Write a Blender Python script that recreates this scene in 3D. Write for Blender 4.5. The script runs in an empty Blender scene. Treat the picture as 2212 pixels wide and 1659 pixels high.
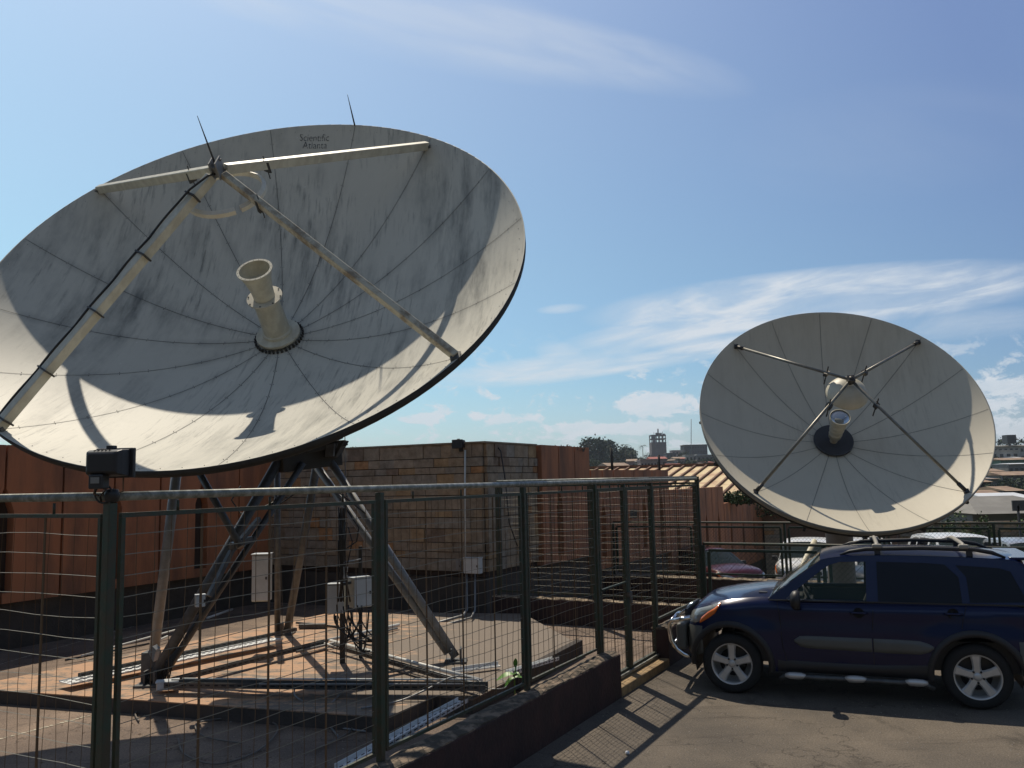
import bpy, bmesh, math, random
from mathutils import Vector, Matrix
from mathutils.geometry import tessellate_polygon
random.seed(7)
SC = bpy.context.scene
R = math.radians
# ---------------------------------------------------------------- camera
H = 2.4; PITCH, ROLL = 6.42, 1.26
F_PX, CX, CY = 1853.0, 1106.0, 829.5          # focal length and centre of a 2212 x 1659 frame
_p, _r = R(PITCH), R(ROLL)
_fw = Vector((0, math.cos(_p), math.sin(_p))); _u0 = Vector((0, -math.sin(_p), math.cos(_p))); _r0 = Vector((1, 0, 0))
_rt = math.cos(_r)*_r0 - math.sin(_r)*_u0; _up = math.sin(_r)*_r0 + math.cos(_r)*_u0
cam = bpy.data.objects.new('camera', bpy.data.cameras.new('camera')); SC.collection.objects.link(cam)
M = Matrix((( _rt.x, _up.x, -_fw.x, 0), (_rt.y, _up.y, -_fw.y, 0), (_rt.z, _up.z, -_fw.z, H), (0, 0, 0, 1)))
cam.matrix_world = M
cam.data.sensor_width = 36; cam.data.lens = 36*F_PX/2212.0; cam.data.clip_start = 0.05; cam.data.clip_end = 12000
SC.camera = cam
# ---------------------------------------------------------------- light
SUN_AZ, SUN_EL = -18.0, 59.5                    # degrees from +Y towards +X, above the horizon
sd = Vector((math.cos(R(SUN_EL))*math.sin(R(SUN_AZ)), math.cos(R(SUN_EL))*math.cos(R(SUN_AZ)), math.sin(R(SUN_EL))))
sun = bpy.data.objects.new('sun', bpy.data.lights.new('sun', 'SUN')); SC.collection.objects.link(sun)
sun.data.energy = 4.1; sun.data.angle = R(0.5); sun.data.color = (1.0, 0.90, 0.74)
sun.rotation_euler = sd.to_track_quat('Z', 'Y').to_euler()
SC.view_settings.view_transform = 'Standard'; SC.view_settings.look = 'None'
SC.view_settings.exposure = 0.0; SC.view_settings.gamma = 1.0
SC.cycles.max_bounces = 6

def ray(x, y):
    return _fw + _rt*((x-CX)/F_PX) - _up*((y-CY)/F_PX)
def P(x, y, Y):                                # photo position and distance -> world point
    d = ray(x, y); return Vector((0, 0, H)) + d*(Y/d.y)
def G(x, y, z=0.0):                            # photo position on the level z -> world point
    d = ray(x, y); return Vector((0, 0, H)) + d*((z-H)/d.z)

# ---------------------------------------------------------------- sky
W = bpy.data.worlds.new('World'); SC.world = W; W.use_nodes = True
nt = W.node_tree; N = nt.nodes; L = nt.links; N.clear()
def nd(t, **k):
    n = N.new(t)
    for a, b in k.items(): setattr(n, a, b)
    return n
def mth(op, a, b=None, clamp=False):
    n = nd('ShaderNodeMath', operation=op); n.use_clamp = clamp
    for i, v in enumerate((a, b)):
        if v is None: continue
        if isinstance(v, (int, float)): n.inputs[i].default_value = v
        else: L.new(v, n.inputs[i])
    return n.outputs[0]
sky = nd('ShaderNodeTexSky'); sky.sky_type = 'NISHITA'; sky.sun_disc = False
sky.sun_elevation = R(SUN_EL); sky.sun_rotation = R(SUN_AZ); sky.altitude = 700; sky.air_density = 1.0
sky.dust_density = 1.2; sky.ozone_density = 2.0
tc = nd('ShaderNodeTexCoord'); sp = nd('ShaderNodeSeparateXYZ'); L.new(tc.outputs['Generated'], sp.inputs[0])
yy = mth('MAXIMUM', sp.outputs[1], 0.02)
U = mth('DIVIDE', sp.outputs[0], yy); V = mth('DIVIDE', sp.outputs[2], yy)
def uv(x, y):
    d = ray(x, y); return d.x/d.y, d.z/d.y
def blob(x, y, rx, ry, ang, soft=0.6):         # soft elliptical patch of sky; angle in degrees, + rises to the right
    u0, v0 = uv(x, y); a = R(ang); ca, sa = math.cos(a), math.sin(a)
    du = mth('SUBTRACT', U, u0); dv = mth('SUBTRACT', V, v0)
    p = mth('DIVIDE', mth('ADD', mth('MULTIPLY', du, ca), mth('MULTIPLY', dv, sa)), rx/F_PX)
    q = mth('DIVIDE', mth('SUBTRACT', mth('MULTIPLY', dv, ca), mth('MULTIPLY', du, sa)), ry/F_PX)
    r2 = mth('ADD', mth('MULTIPLY', p, p), mth('MULTIPLY', q, q))
    return mth('SUBTRACT', 1.0, r2, True)
def addc(*a):
    o = a[0]
    for b in a[1:]: o = mth('ADD', o, b)
    return o
def noise(scale, rot, stretch, detail=8, rough=.6, dist=0.0, off=0):
    cb = nd('ShaderNodeCombineXYZ'); L.new(U, cb.inputs[0]); L.new(V, cb.inputs[1]); cb.inputs[2].default_value = off
    r_ = nd('ShaderNodeVectorRotate', rotation_type='Z_AXIS'); L.new(cb.outputs[0], r_.inputs[0]); r_.inputs['Angle'].default_value = R(-rot)
    mp = nd('ShaderNodeVectorMath', operation='MULTIPLY'); L.new(r_.outputs[0], mp.inputs[0]); mp.inputs[1].default_value = (1, stretch, 1)
    t = nd('ShaderNodeTexNoise'); L.new(mp.outputs[0], t.inputs[0]); t.inputs['Scale'].default_value = scale
    t.inputs['Detail'].default_value = detail; t.inputs['Roughness'].default_value = rough; t.inputs['Distortion'].default_value = dist
    return t.outputs[0]
def ramp(v, a, b):
    return mth('DIVIDE', mth('SUBTRACT', v, a), (b-a), True)
n1 = ramp(noise(5.0, 8, 5.0, 10, .62, .9), .40, .66)
n1f = ramp(noise(16.0, 12, 4.0, 8, .65, .4, 4), .30, .72)
n2 = ramp(noise(24.0, 0, 1.8, 10, .68, .35, 3), .36, .62)
n3 = ramp(noise(2.6, -14, 4.5, 9, .6, 1.0, 7), .36, .72)
cir = addc(mth('MULTIPLY', blob(1800, 640, 560, 70, 4), 1.7), mth('MULTIPLY', blob(1480, 705, 300, 42, 9), 1.2), mth('MULTIPLY', blob(1180, 798, 270, 34, 5), 1.3),
           mth('MULTIPLY', blob(1500, 760, 260, 24, 10), 1.0), mth('MULTIPLY', blob(1210, 765, 60, 30, -15), .7), mth('MULTIPLY', blob(1215, 667, 60, 12, 3), .6), mth('MULTIPLY', blob(2080, 700, 260, 40, 2), .35))
cir = mth('MINIMUM', cir, 1.0)
cirm = mth('MULTIPLY', mth('MULTIPLY', mth('MULTIPLY', cir, 1.3), mth('ADD', mth('MULTIPLY', n1, .80), .34)), mth('ADD', mth('MULTIPLY', n1f, .55), .45))
up = addc(blob(940, 55, 620, 110, -13), mth('MULTIPLY', blob(1250, 110, 420, 80, -14), .9), mth('MULTIPLY', blob(640, 10, 300, 60, -8), .6), mth('MULTIPLY', blob(1950, 300, 420, 150, 5), .18))
upm = mth('MULTIPLY', mth('MULTIPLY', mth('MINIMUM', up, 1.0), mth('ADD', mth('MULTIPLY', n3, .8), .22)), .46)
cum = addc(blob(1420, 872, 100, 34, 0), mth('MULTIPLY', blob(1400, 925, 190, 18, 0), .8), mth('MULTIPLY', blob(1180, 935, 130, 22, 0), .7), mth('MULTIPLY', blob(912, 905, 62, 16, -3), .9), mth('MULTIPLY', blob(1027, 898, 26, 14, 0), .8),
           mth('MULTIPLY', blob(1100, 905, 90, 14, 0), .45), mth('MULTIPLY', blob(2185, 850, 110, 45, 0), .8), mth('MULTIPLY', blob(2200, 925, 120, 40, 0), .8), mth('MULTIPLY', blob(1230, 920, 60, 20, 0), .6), mth('MULTIPLY', blob(800, 945, 80, 20, 0), .5))
cum = mth('MULTIPLY', ramp(mth('SUBTRACT', mth('ADD', mth('MULTIPLY', cum, .95), mth('MULTIPLY', n2, 1.0)), .62), 0.0, .42), mth('ADD', mth('MULTIPLY', n1f, .35), .65))
cumm = mth('MULTIPLY', mth('MULTIPLY', cum, mth('SUBTRACT', 1.0, ramp(V, .11, .18))), 1.05)
haz = mth('MULTIPLY', mth('SUBTRACT', 1.0, ramp(V, -.01, .12)), .38)
msk = mth('MINIMUM', mth('MAXIMUM', mth('MAXIMUM', cirm, upm), mth('MAXIMUM', cumm, haz)), .92)
front = ramp(sp.outputs[1], .05, .25)
msk = mth('MULTIPLY', msk, front)
# the air is clearer to the right of the picture (away from the sun): deeper blue
tint = nd('ShaderNodeMix', data_type='RGBA'); L.new(ramp(addc(U, mth('MULTIPLY', V, .35)), -.55, .75), tint.inputs['Factor'])
tint.inputs[6].default_value = (2.32, 2.24, 1.96, 1); tint.inputs[7].default_value = (1.26, 1.20, 1.38, 1)
# unseen sky regraded to set shade: dimmed low behind and overhead, boosted mid-height behind
lowc = nd('ShaderNodeValToRGB'); L.new(V, lowc.inputs[0]); e_ = lowc.color_ramp.elements
e_[0].position = 0.0; e_[0].color = (.44, .58, .70, 1); e_[1].position = .62; e_[1].color = (.95, 1.0, .95, 1)
for p_, c_ in ((.10, (.50, .66, .72)), (.25, (.66, .78, .76)), (.40, (.80, .88, .84))): q_ = e_.new(p_); q_.color = (*c_, 1)
fm_ = nd('ShaderNodeMix', data_type='RGBA', blend_type='MULTIPLY'); fm_.inputs['Factor'].default_value = 1; L.new(tint.outputs[2], fm_.inputs[6]); L.new(lowc.outputs[0], fm_.inputs[7])
bk_ = nd('ShaderNodeMix', data_type='RGBA'); L.new(ramp(sp.outputs[2], .26, .60), bk_.inputs['Factor']); bk_.inputs[6].default_value = (.36, .34, .29, 1); bk_.inputs[7].default_value = (3.05, 2.75, 2.40, 1)
back = nd('ShaderNodeMix', data_type='RGBA'); L.new(ramp(sp.outputs[1], -.20, .25), back.inputs['Factor']); L.new(bk_.outputs[2], back.inputs[6]); L.new(fm_.outputs[2], back.inputs[7])
mul = nd('ShaderNodeMix', data_type='RGBA', blend_type='MULTIPLY'); mul.inputs['Factor'].default_value = 1
L.new(sky.outputs[0], mul.inputs[6]); zn_ = nd('ShaderNodeMix', data_type='RGBA', blend_type='MULTIPLY'); zn_.inputs['Factor'].default_value = 1; zr_ = mth('SUBTRACT', 1.0, mth('MULTIPLY', ramp(sp.outputs[2], .58, .82), .62)); L.new(back.outputs[2], zn_.inputs[6]); L.new(zr_, zn_.inputs[7])
L.new(zn_.outputs[2], mul.inputs[7])
mx = nd('ShaderNodeMix', data_type='RGBA'); L.new(msk, mx.inputs['Factor']); L.new(mul.outputs[2], mx.inputs[6]); mx.inputs[7].default_value = (8.3, 8.9, 9.6, 1)
bg = nd('ShaderNodeBackground'); bg.inputs[1].default_value = 0.085; L.new(mx.outputs[2], bg.inputs[0])
wo = nd('ShaderNodeOutputWorld'); L.new(bg.outputs[0], wo.inputs[0])

# ---------------------------------------------------------------- materials
MATS = {}
def mat(name, col, rough=.7, metal=0.0, var=.0, vscale=6.0, vcol=None, bump=0.0, bscale=40.0, stretch=(1, 1, 1), spec=.5, coat=0.0, stops=(.42, .62), island=0.0, detail=6):
    if name in MATS: return MATS[name]
    m = bpy.data.materials.new(name); m.use_nodes = True; t = m.node_tree; n = t.nodes; b = n['Principled BSDF']
    b.inputs['Roughness'].default_value = rough; b.inputs['Metallic'].default_value = metal
    b.inputs['Specular IOR Level'].default_value = spec; b.inputs['Coat Weight'].default_value = coat; b.inputs['Coat Roughness'].default_value = .06
    b.inputs['Base Color'].default_value = (*col, 1)
    co = n.new('ShaderNodeTexCoord'); mp = n.new('ShaderNodeMapping'); t.links.new(co.outputs['Object'], mp.inputs[0]); mp.inputs['Scale'].default_value = stretch
    out = None
    if var > 0:
        no = n.new('ShaderNodeTexNoise'); t.links.new(mp.outputs[0], no.inputs[0]); no.inputs['Scale'].default_value = vscale; no.inputs['Detail'].default_value = detail; no.inputs['Roughness'].default_value = .65
        cr = n.new('ShaderNodeValToRGB'); t.links.new(no.outputs[0], cr.inputs[0])
        vc = vcol or tuple(c*.55 for c in col)
        cr.color_ramp.elements[0].position = stops[0]; cr.color_ramp.elements[0].color = (*[c*(1-var)+v*var for c, v in zip(col, vc)], 1)
        cr.color_ramp.elements[1].position = stops[1]; cr.color_ramp.elements[1].color = (*col, 1)
        out = cr.outputs[0]; t.links.new(out, b.inputs['Base Color'])
    if bump > 0:
        nb = n.new('ShaderNodeTexNoise'); t.links.new(mp.outputs[0], nb.inputs[0]); nb.inputs['Scale'].default_value = bscale; nb.inputs['Detail'].default_value = 5
        bu = n.new('ShaderNodeBump'); bu.inputs['Strength'].default_value = bump; bu.inputs['Distance'].default_value = .02
        t.links.new(nb.outputs[0], bu.inputs['Height']); t.links.new(bu.outputs[0], b.inputs['Normal'])
    MATS[name] = m; return m
def glass(name, tint, rough=.02, alpha=.25):
    m = bpy.data.materials.new(name); m.use_nodes = True; t = m.node_tree; n = t.nodes; b = n['Principled BSDF']
    b.inputs['Base Color'].default_value = (*tint, 1); b.inputs['Roughness'].default_value = rough; b.inputs['Alpha'].default_value = alpha
    b.inputs['Specular IOR Level'].default_value = .5
    MATS[name] = m; return m

# ---------------------------------------------------------------- mesh helpers
class MB:
    def __init__(s): s.v = []; s.f = []; s.m = []; s.sm = []
    def add(s, vs, fs, mi=0, smooth=False):
        o = len(s.v); s.v += [tuple(v) for v in vs]
        for f in fs: s.f.append(tuple(i+o for i in f)); s.m.append(mi); s.sm.append(smooth)
        return s
    def box(s, c, sz, ax=None, mi=0):          # centre, full sizes, axes (3 unit vectors)
        c = Vector(c); a = ax or (Vector((1, 0, 0)), Vector((0, 1, 0)), Vector((0, 0, 1)))
        h = [Vector(a[i])*sz[i]*.5 for i in range(3)]
        vs = [c + h[0]*x + h[1]*y + h[2]*z for z in (-1, 1) for y in (-1, 1) for x in (-1, 1)]
        return s.add(vs, [(0, 2, 3, 1), (4, 5, 7, 6), (0, 1, 5, 4), (2, 6, 7, 3), (0, 4, 6, 2), (1, 3, 7, 5)], mi)
    def beam(s, p0, p1, w, h, upv=(0, 0, 1), mi=0):    # box beam between two points
        p0 = Vector(p0); p1 = Vector(p1); d = p1-p0; l = d.length
        if l < 1e-6: return s
        d /= l; upv = Vector(upv); sx = d.cross(upv)
        if sx.length < 1e-4: sx = d.cross(Vector((0, 1, 0)))
        sx.normalize(); uu = sx.cross(d)
        return s.box((p0+p1)/2, (l, w, h), (d, sx, uu), mi)
    def tube(s, pts, r, n=8, mi=0, cap=True, smooth=True):     # tube along a path, r number or list
        pts = [Vector(p) for p in pts]; k = len(pts); rr = r if isinstance(r, (list, tuple)) else [r]*k
        vs = []; prev = None
        for i, p in enumerate(pts):
            d = (pts[min(i+1, k-1)]-pts[max(i-1, 0)]).normalized()
            if prev is None:
                a = d.cross(Vector((0, 0, 1)))
                if a.length < .05: a = d.cross(Vector((1, 0, 0)))
            else: a = prev - d*prev.dot(d)
            a.normalize(); b = d.cross(a); prev = a
            for j in range(n):
                t = 2*math.pi*j/n + math.pi/n; vs.append(p + (a*math.cos(t)+b*math.sin(t))*rr[i])
        fs = [(i*n+j, i*n+(j+1) % n, (i+1)*n+(j+1) % n, (i+1)*n+j) for i in range(k-1) for j in range(n)]
        s.add(vs, fs, mi, smooth)
        if cap and n > 2:
            s.add(vs[:n], [tuple(reversed(range(n)))], mi); s.add(vs[-n:], [tuple(range(n))], mi)
        return s
    def lathe(s, prof, c=(0, 0, 0), ax=(0, 0, 1), n=32, mi=0, smooth=True, ref=None):   # profile [(radius, height)]
        c = Vector(c); ax = Vector(ax).normalized(); a = Vector(ref) if ref else ax.cross(Vector((0, 0, 1)))
        if a.length < 1e-3: a = Vector((1, 0, 0))
        a = (a-ax*a.dot(ax)).normalized(); b = ax.cross(a)
        vs = [c+ax*h+(a*math.cos(2*math.pi*j/n)+b*math.sin(2*math.pi*j/n))*r for r, h in prof for j in range(n)]
        k = len(prof); fs = [(i*n+j, i*n+(j+1) % n, (i+1)*n+(j+1) % n, (i+1)*n+j) for i in range(k-1) for j in range(n)]
        return s.add(vs, fs, mi, smooth)
    def prism(s, poly, vec, mi=0, holes=()):   # planar polygon (3D points) pushed along vec
        loops = [[Vector(p) for p in poly]] + [[Vector(p) for p in h] for h in holes]
        tris = tessellate_polygon(loops); allv = [p for l in loops for p in l]; vec = Vector(vec); n = len(allv)
        s.add(allv+[p+vec for p in allv], [tuple(t) for t in tris]+[tuple(i+n for i in reversed(t)) for t in tris], mi)
        o = 0; fs = []
        for l in loops:
            k = len(l); fs += [(o+i, o+(i+1) % k, o+(i+1) % k+n, o+i+n) for i in range(k)]; o += k
        return s.add(allv+[p+vec for p in allv], fs, mi)
    def build(s, name, mats, parent=None, world=True, recalc=True, bevel=0, loc=None):
        me = bpy.data.meshes.new(name); vs = s.v; ml = mats if isinstance(mats, (list, tuple)) else [mats]
        o = bpy.data.objects.new(name, me)
        if parent is not None:
            o.parent = parent
            if world:
                inv = WM(parent).inverted(); vs = [tuple(inv @ Vector(v)) for v in vs]
        elif loc is not None:
            o.location = loc; l = Vector(loc); vs = [tuple(Vector(v)-l) for v in vs]
        me.from_pydata(vs, [], s.f)
        for m_ in ml: me.materials.append(m_)
        for i, p_ in enumerate(me.polygons): p_.material_index = s.m[i]; p_.use_smooth = s.sm[i]
        if recalc:
            bm = bmesh.new(); bm.from_mesh(me); bmesh.ops.remove_doubles(bm, verts=bm.verts, dist=1e-5)
            bmesh.ops.recalc_face_normals(bm, faces=bm.faces); bm.to_mesh(me); bm.free()
        SC.collection.objects.link(o)
        if bevel:
            bv = o.modifiers.new('bevel', 'BEVEL'); bv.width = bevel; bv.segments = 2; bv.limit_method = 'ANGLE'; bv.angle_limit = R(40)
        return o
def WM(o):
    m = o.matrix_basis.copy(); p = o.parent
    while p is not None: m = p.matrix_basis @ m; p = p.parent
    return m
def thing(name, label, cat, loc=(0, 0, 0), rz=0.0, group=None):
    o = bpy.data.objects.new(name, None); SC.collection.objects.link(o); o.empty_display_size = .2
    o.location = loc; o.rotation_euler = (0, 0, rz); return tag(o, label, cat, group)
def tag(o, label, cat, group=None):
    o['label'] = label; o['category'] = cat
    if group: o['group'] = group
    return o
def struct(o): o['kind'] = 'structure'; return o
def copy_thing(src, loc, rz, label, group=None, scale=None):
    def cp(o, par):
        c = o.copy(); SC.collection.objects.link(c); c.parent = par
        for ch in [x for x in SC.objects if x.parent == o]: cp(ch, c)
        return c
    c = cp(src, None); c.location = loc; c.rotation_euler = (0, 0, rz); c['label'] = label
    if group: c['group'] = group
    if scale: c.scale = scale
    return c

Vd = Vector((.4702, .8826, 0)); Ud = Vector((.8826, -.4702, 0)); ZZ = Vector((0, 0, 1))   # the site's two wall directions
def terrain(x, y):
    s = x*.4702 + y*.8826
    near = -0.09*max(0.0, s-14.0)
    pts = [(0, 0), (14, 0), (32, -1.7), (45, -3.2), (60, -3.8), (90, -3.6), (130, -2.6), (180, 0), (240, 3.0), (330, 7.0), (450, 8.5), (560, 12), (700, 17.5), (1000, 20), (1600, 22)]
    if y < 30: return max(near, -1.7)
    for i in range(len(pts)-1):
        if pts[i][0] <= y <= pts[i+1][0]:
            t = (y-pts[i][0])/(pts[i+1][0]-pts[i][0]); f = pts[i][1]*(1-t)+pts[i+1][1]*t
            break
    else: f = 22
    k = min(1, max(0, (y-30)/12)); n_ = max(near, -1.7)
    return n_*(1-k)+f*k
# ---------------------------------------------------------------- ground
def ground_mat(name, base, dark, light, speck=True, yardmix=False):
    m = bpy.data.materials.new(name); m.use_nodes = True; t = m.node_tree; n = t.nodes; l = t.links; b = n['Principled BSDF']; b.inputs['Roughness'].default_value = .9
    co = n.new('ShaderNodeTexCoord')
    def nz(sc, de=6, ro=.6, st=(1, 1, 1)):
        mp = n.new('ShaderNodeMapping'); l.new(co.outputs['Object'], mp.inputs[0]); mp.inputs['Scale'].default_value = st
        x = n.new('ShaderNodeTexNoise'); l.new(mp.outputs[0], x.inputs[0]); x.inputs['Scale'].default_value = sc; x.inputs['Detail'].default_value = de; x.inputs['Roughness'].default_value = ro; return x.outputs[0]
    def rp(v, p0, c0, p1, c1):
        r = n.new('ShaderNodeValToRGB'); l.new(v, r.inputs[0]); r.color_ramp.elements[0].position = p0; r.color_ramp.elements[0].color = (*c0, 1); r.color_ramp.elements[1].position = p1; r.color_ramp.elements[1].color = (*c1, 1); return r.outputs[0]
    def mix(f, a, c, bt='MIX'):
        x = n.new('ShaderNodeMix'); x.data_type = 'RGBA'; x.blend_type = bt
        if isinstance(f, float): x.inputs[0].default_value = f
        else: l.new(f, x.inputs[0])
        for i, v in ((6, a), (7, c)):
            if isinstance(v, tuple): x.inputs[i].default_value = (*v, 1)
            else: l.new(v, x.inputs[i])
        return x.outputs[2]
    c = rp(nz(.9, 8, .62), .35, dark, .68, base)
    st = rp(nz(2.6, 7, .7, (1, .5, 1)), .56, (0, 0, 0), .66, (1, 1, 1)); c = mix(st, c, tuple(v*.50 for v in base))
    g = rp(nz(60, 5, .8), .30, (.35, .35, .35), .72, (1.6, 1.57, 1.5)); c = mix(1.0, c, g, 'MULTIPLY')
    if speck:
        vo = n.new('ShaderNodeTexVoronoi'); l.new(co.outputs['Object'], vo.inputs[0]); vo.inputs['Scale'].default_value = 34
        s = rp(vo.outputs['Distance'], .07, (1, 1, 1), .13, (0, 0, 0)); s2 = rp(nz(11, 2), .5, (0, 0, 0), .62, (1, 1, 1)); s = mix(1.0, s, s2, 'MULTIPLY'); c = mix(s, c, light)
    tr = rp(nz(1.1, 6, .75, (.35, 3.2, 1)), .56, (1, 1, 1), .66, (.62, .60, .60)); c = mix(1.0, c, tr, 'MULTIPLY')
    vc = n.new('ShaderNodeTexVoronoi'); vc.feature = 'DISTANCE_TO_EDGE'; vc.inputs['Scale'].default_value = .55; wv = n.new('ShaderNodeVectorMath'); wv.operation = 'ADD'; nn = n.new('ShaderNodeTexNoise'); nn.inputs['Scale'].default_value = 3; nn.inputs['Detail'].default_value = 6; l.new(co.outputs['Object'], nn.inputs[0]); l.new(co.outputs['Object'], wv.inputs[0]); l.new(nn.outputs['Color'], wv.inputs[1]); l.new(wv.outputs[0], vc.inputs[0])
    ck = rp(vc.outputs['Distance'], .002, (.5, .48, .46), .008, (1, 1, 1)); c = mix(1.0, c, ck, 'MULTIPLY')
    l.new(c, b.inputs['Base Color'])
    bu = n.new('ShaderNodeBump'); bu.inputs['Strength'].default_value = .7; bu.inputs['Distance'].default_value = .015; l.new(nz(70, 5, .7), bu.inputs['Height']); l.new(bu.outputs[0], b.inputs['Normal'])
    MATS[name] = m; return m
m_asph = ground_mat('asphalt_ground', (.172, .141, .110), (.095, .080, .066), (.42, .37, .30))
m_yard = ground_mat('yard_concrete', (.30, .22, .165), (.13, .095, .075), (.36, .30, .24))
m_far = mat('far_earth', (.10, .085, .055), .95, var=.9, vscale=.03, vcol=(.035, .05, .022), detail=8)
xs = [-1600, -1100, -600, -200, -80, -40] + [x*2 for x in range(-15, 21)] + [50, 70, 100, 140, 200, 300, 500, 900, 1600]
ys = [-60, -20, -5] + [y*1.5 for y in range(0, 30)] + [50, 60, 75, 90, 110, 130, 155, 180, 210, 240, 285, 330, 390, 450, 560, 700, 1000, 1500]
g = MB(); vs = [(x, y, terrain(x, y)) for y in ys for x in xs]; nx = len(xs)
for j in range(len(ys)-1):
    for i in range(nx-1):
        q = (j*nx+i, j*nx+i+1, (j+1)*nx+i+1, (j+1)*nx+i)
        g.f.append(q); g.m.append(0 if ys[j] < 33 and -35 < xs[i] < 30 else 1); g.sm.append(True)
g.v = vs
struct(g.build('ground', [m_asph, m_far], recalc=False))
# inner yard, 5 cm above the parking lot
A0 = Vector((-2.0, 4.28, 0)); F0 = Vector((2.82, 13.34, 0)); C0 = Vector((-.54, 15.5, 0)); L0 = C0-Ud*5.2
ya = [A0-Vd*.2, F0, Vector((.0, 15.1, 0)), C0+Ud*.1, L0, L0-Vd*14-Ud*.2, A0-Ud*7-Vd*1.2, A0-Ud*6]
struct(MB().prism([p+ZZ*.05 for p in ya], (0, 0, -.3)).build('yard', m_yard))

# ---------------------------------------------------------------- raised plinth with worn ochre paint
def plinth_mat():
    m = bpy.data.materials.new('plinth_paint'); m.use_nodes = True; t = m.node_tree; n = t.nodes; l = t.links; b = n['Principled BSDF']; b.inputs['Roughness'].default_value = .8
    co = n.new('ShaderNodeTexCoord'); sx = n.new('ShaderNodeSeparateXYZ'); l.new(co.outputs['Object'], sx.inputs[0])
    no = n.new('ShaderNodeTexNoise'); mp = n.new('ShaderNodeMapping'); mp.inputs['Scale'].default_value = (1, 2.2, 1); mp.inputs['Rotation'].default_value = (0, 0, .35); l.new(co.outputs['Object'], mp.inputs[0]); l.new(mp.outputs[0], no.inputs[0]); no.inputs['Scale'].default_value = 2.3; no.inputs['Detail'].default_value = 10; no.inputs['Roughness'].default_value = .76
    # more bare concrete towards the right hand (east) side of the plinth
    a = n.new('ShaderNodeMath'); a.operation = 'MULTIPLY_ADD'; l.new(sx.outputs[0], a.inputs[0]); a.inputs[1].default_value = .075; a.inputs[2].default_value = .235
    a1 = n.new('ShaderNodeMath'); a1.operation = 'MAXIMUM'; l.new(a.outputs[0], a1.inputs[0]); a1.inputs[1].default_value = .0
    s = n.new('ShaderNodeMath'); s.operation = 'ADD'; l.new(no.outputs[0], s.inputs[0]); l.new(a1.outputs[0], s.inputs[1])
    r = n.new('ShaderNodeValToRGB'); l.new(s.outputs[0], r.inputs[0]); e = r.color_ramp.elements
    e[0].position = .47; e[0].color = (.50, .29, .165, 1); e[1].position = .66; e[1].color = (.19, .15, .115, 1)
    x = e.new(.545); x.color = (.40, .26, .165, 1); x = e.new(.57); x.color = (.20, .155, .115, 1)
    n2 = n.new('ShaderNodeTexNoise'); l.new(co.outputs['Object'], n2.inputs[0]); n2.inputs['Scale'].default_value = 40; n2.inputs['Detail'].default_value = 4
    r2 = n.new('ShaderNodeValToRGB'); l.new(n2.outputs[0], r2.inputs[0]); r2.color_ramp.elements[0].color = (.7, .7, .7, 1); r2.color_ramp.elements[1].color = (1.15, 1.15, 1.15, 1)
    mx = n.new('ShaderNodeMix'); mx.data_type = 'RGBA'; mx.blend_type = 'MULTIPLY'; mx.inputs[0].default_value = 1; l.new(r.outputs[0], mx.inputs[6]); l.new(r2.outputs[0], mx.inputs[7]); l.new(mx.outputs[2], b.inputs['Base Color'])
    bu = n.new('ShaderNodeBump'); bu.inputs['Strength'].default_value = .5; bu.inputs['Distance'].default_value = .01; l.new(no.outputs[0], bu.inputs['Height']); l.new(bu.outputs[0], b.inputs['Normal'])
    MATS['plinth_paint'] = m; return m
m_pl = mat('grey_plinth', (.085, .070, .058), .9, var=.5, vscale=3, bump=.4)
pl = [(-6.3, 10.05), (-1.25, 8.42), (-.86, 9.2), (-.47, 9.02), (-.08, 9.85), (.06, 10.27), (.80, 11.9), (.1, 14.6), (-3.2, 15.2)]
o = MB().prism([(x, y, .2) for x, y in pl], (0, 0, -.012)).prism([(x+(-2.2-x)*.002, y+(11.5-y)*.002, .187) for x, y in pl], (0, 0, -.16), 1).build('concrete_plinth', [plinth_mat(), m_pl])
tag(o, 'low concrete plinth with worn orange paint under the big dish', 'plinth')
# low dark step along the plinth's right side and the bits lying there
m_dk = mat('dark_concrete', (.055, .045, .038), .9, var=.5, vscale=9, bump=.4)
o = MB().beam((.09, 10.22, .155), (.83, 11.86, .155), .10, .2).beam((-.02, 9.93, .155), (.05, 10.1, .155), .10, .2).build('drain_kerb', m_dk, bevel=.008); tag(o, 'dark low drain kerb between the plinth and the low wall', 'kerb')
# whitewashed dotted lines on the yard
m_wl = mat('whitewash', (.50, .45, .34), .9, var=.9, vscale=22, vcol=(.17, .13, .10), stops=(.40, .52))
for nme, a, b, w in (('painted_line', G(-150, 1478, .05), G(293, 1352, .05), .045), ('painted_line', G(-60, 1612, .05), G(228, 1538, .05), .05)):
    mb = MB(); d = (b-a); n_ = int(d.length/.055); random.seed(3); sd_ = Vector((-d.y, d.x, 0)).normalized()
    for i in range(n_):
        c_ = a+d*((i+.5)/n_)+sd_*random.uniform(-.012, .012); c_.z = .0545; hw = w*random.uniform(.35, .65); hl = .030*random.uniform(.7, 1.05); dd = d.normalized(); k = 7; ph = random.random()
        mb.add([c_+dd*hl*math.cos(2*math.pi*(j+ph)/k)*random.uniform(.8, 1.1)+sd_*hw*math.sin(2*math.pi*(j+ph)/k)*random.uniform(.7, 1.1) for j in range(k)], [tuple(range(k))])
    struct(mb.build(nme, m_wl, recalc=False))

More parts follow.
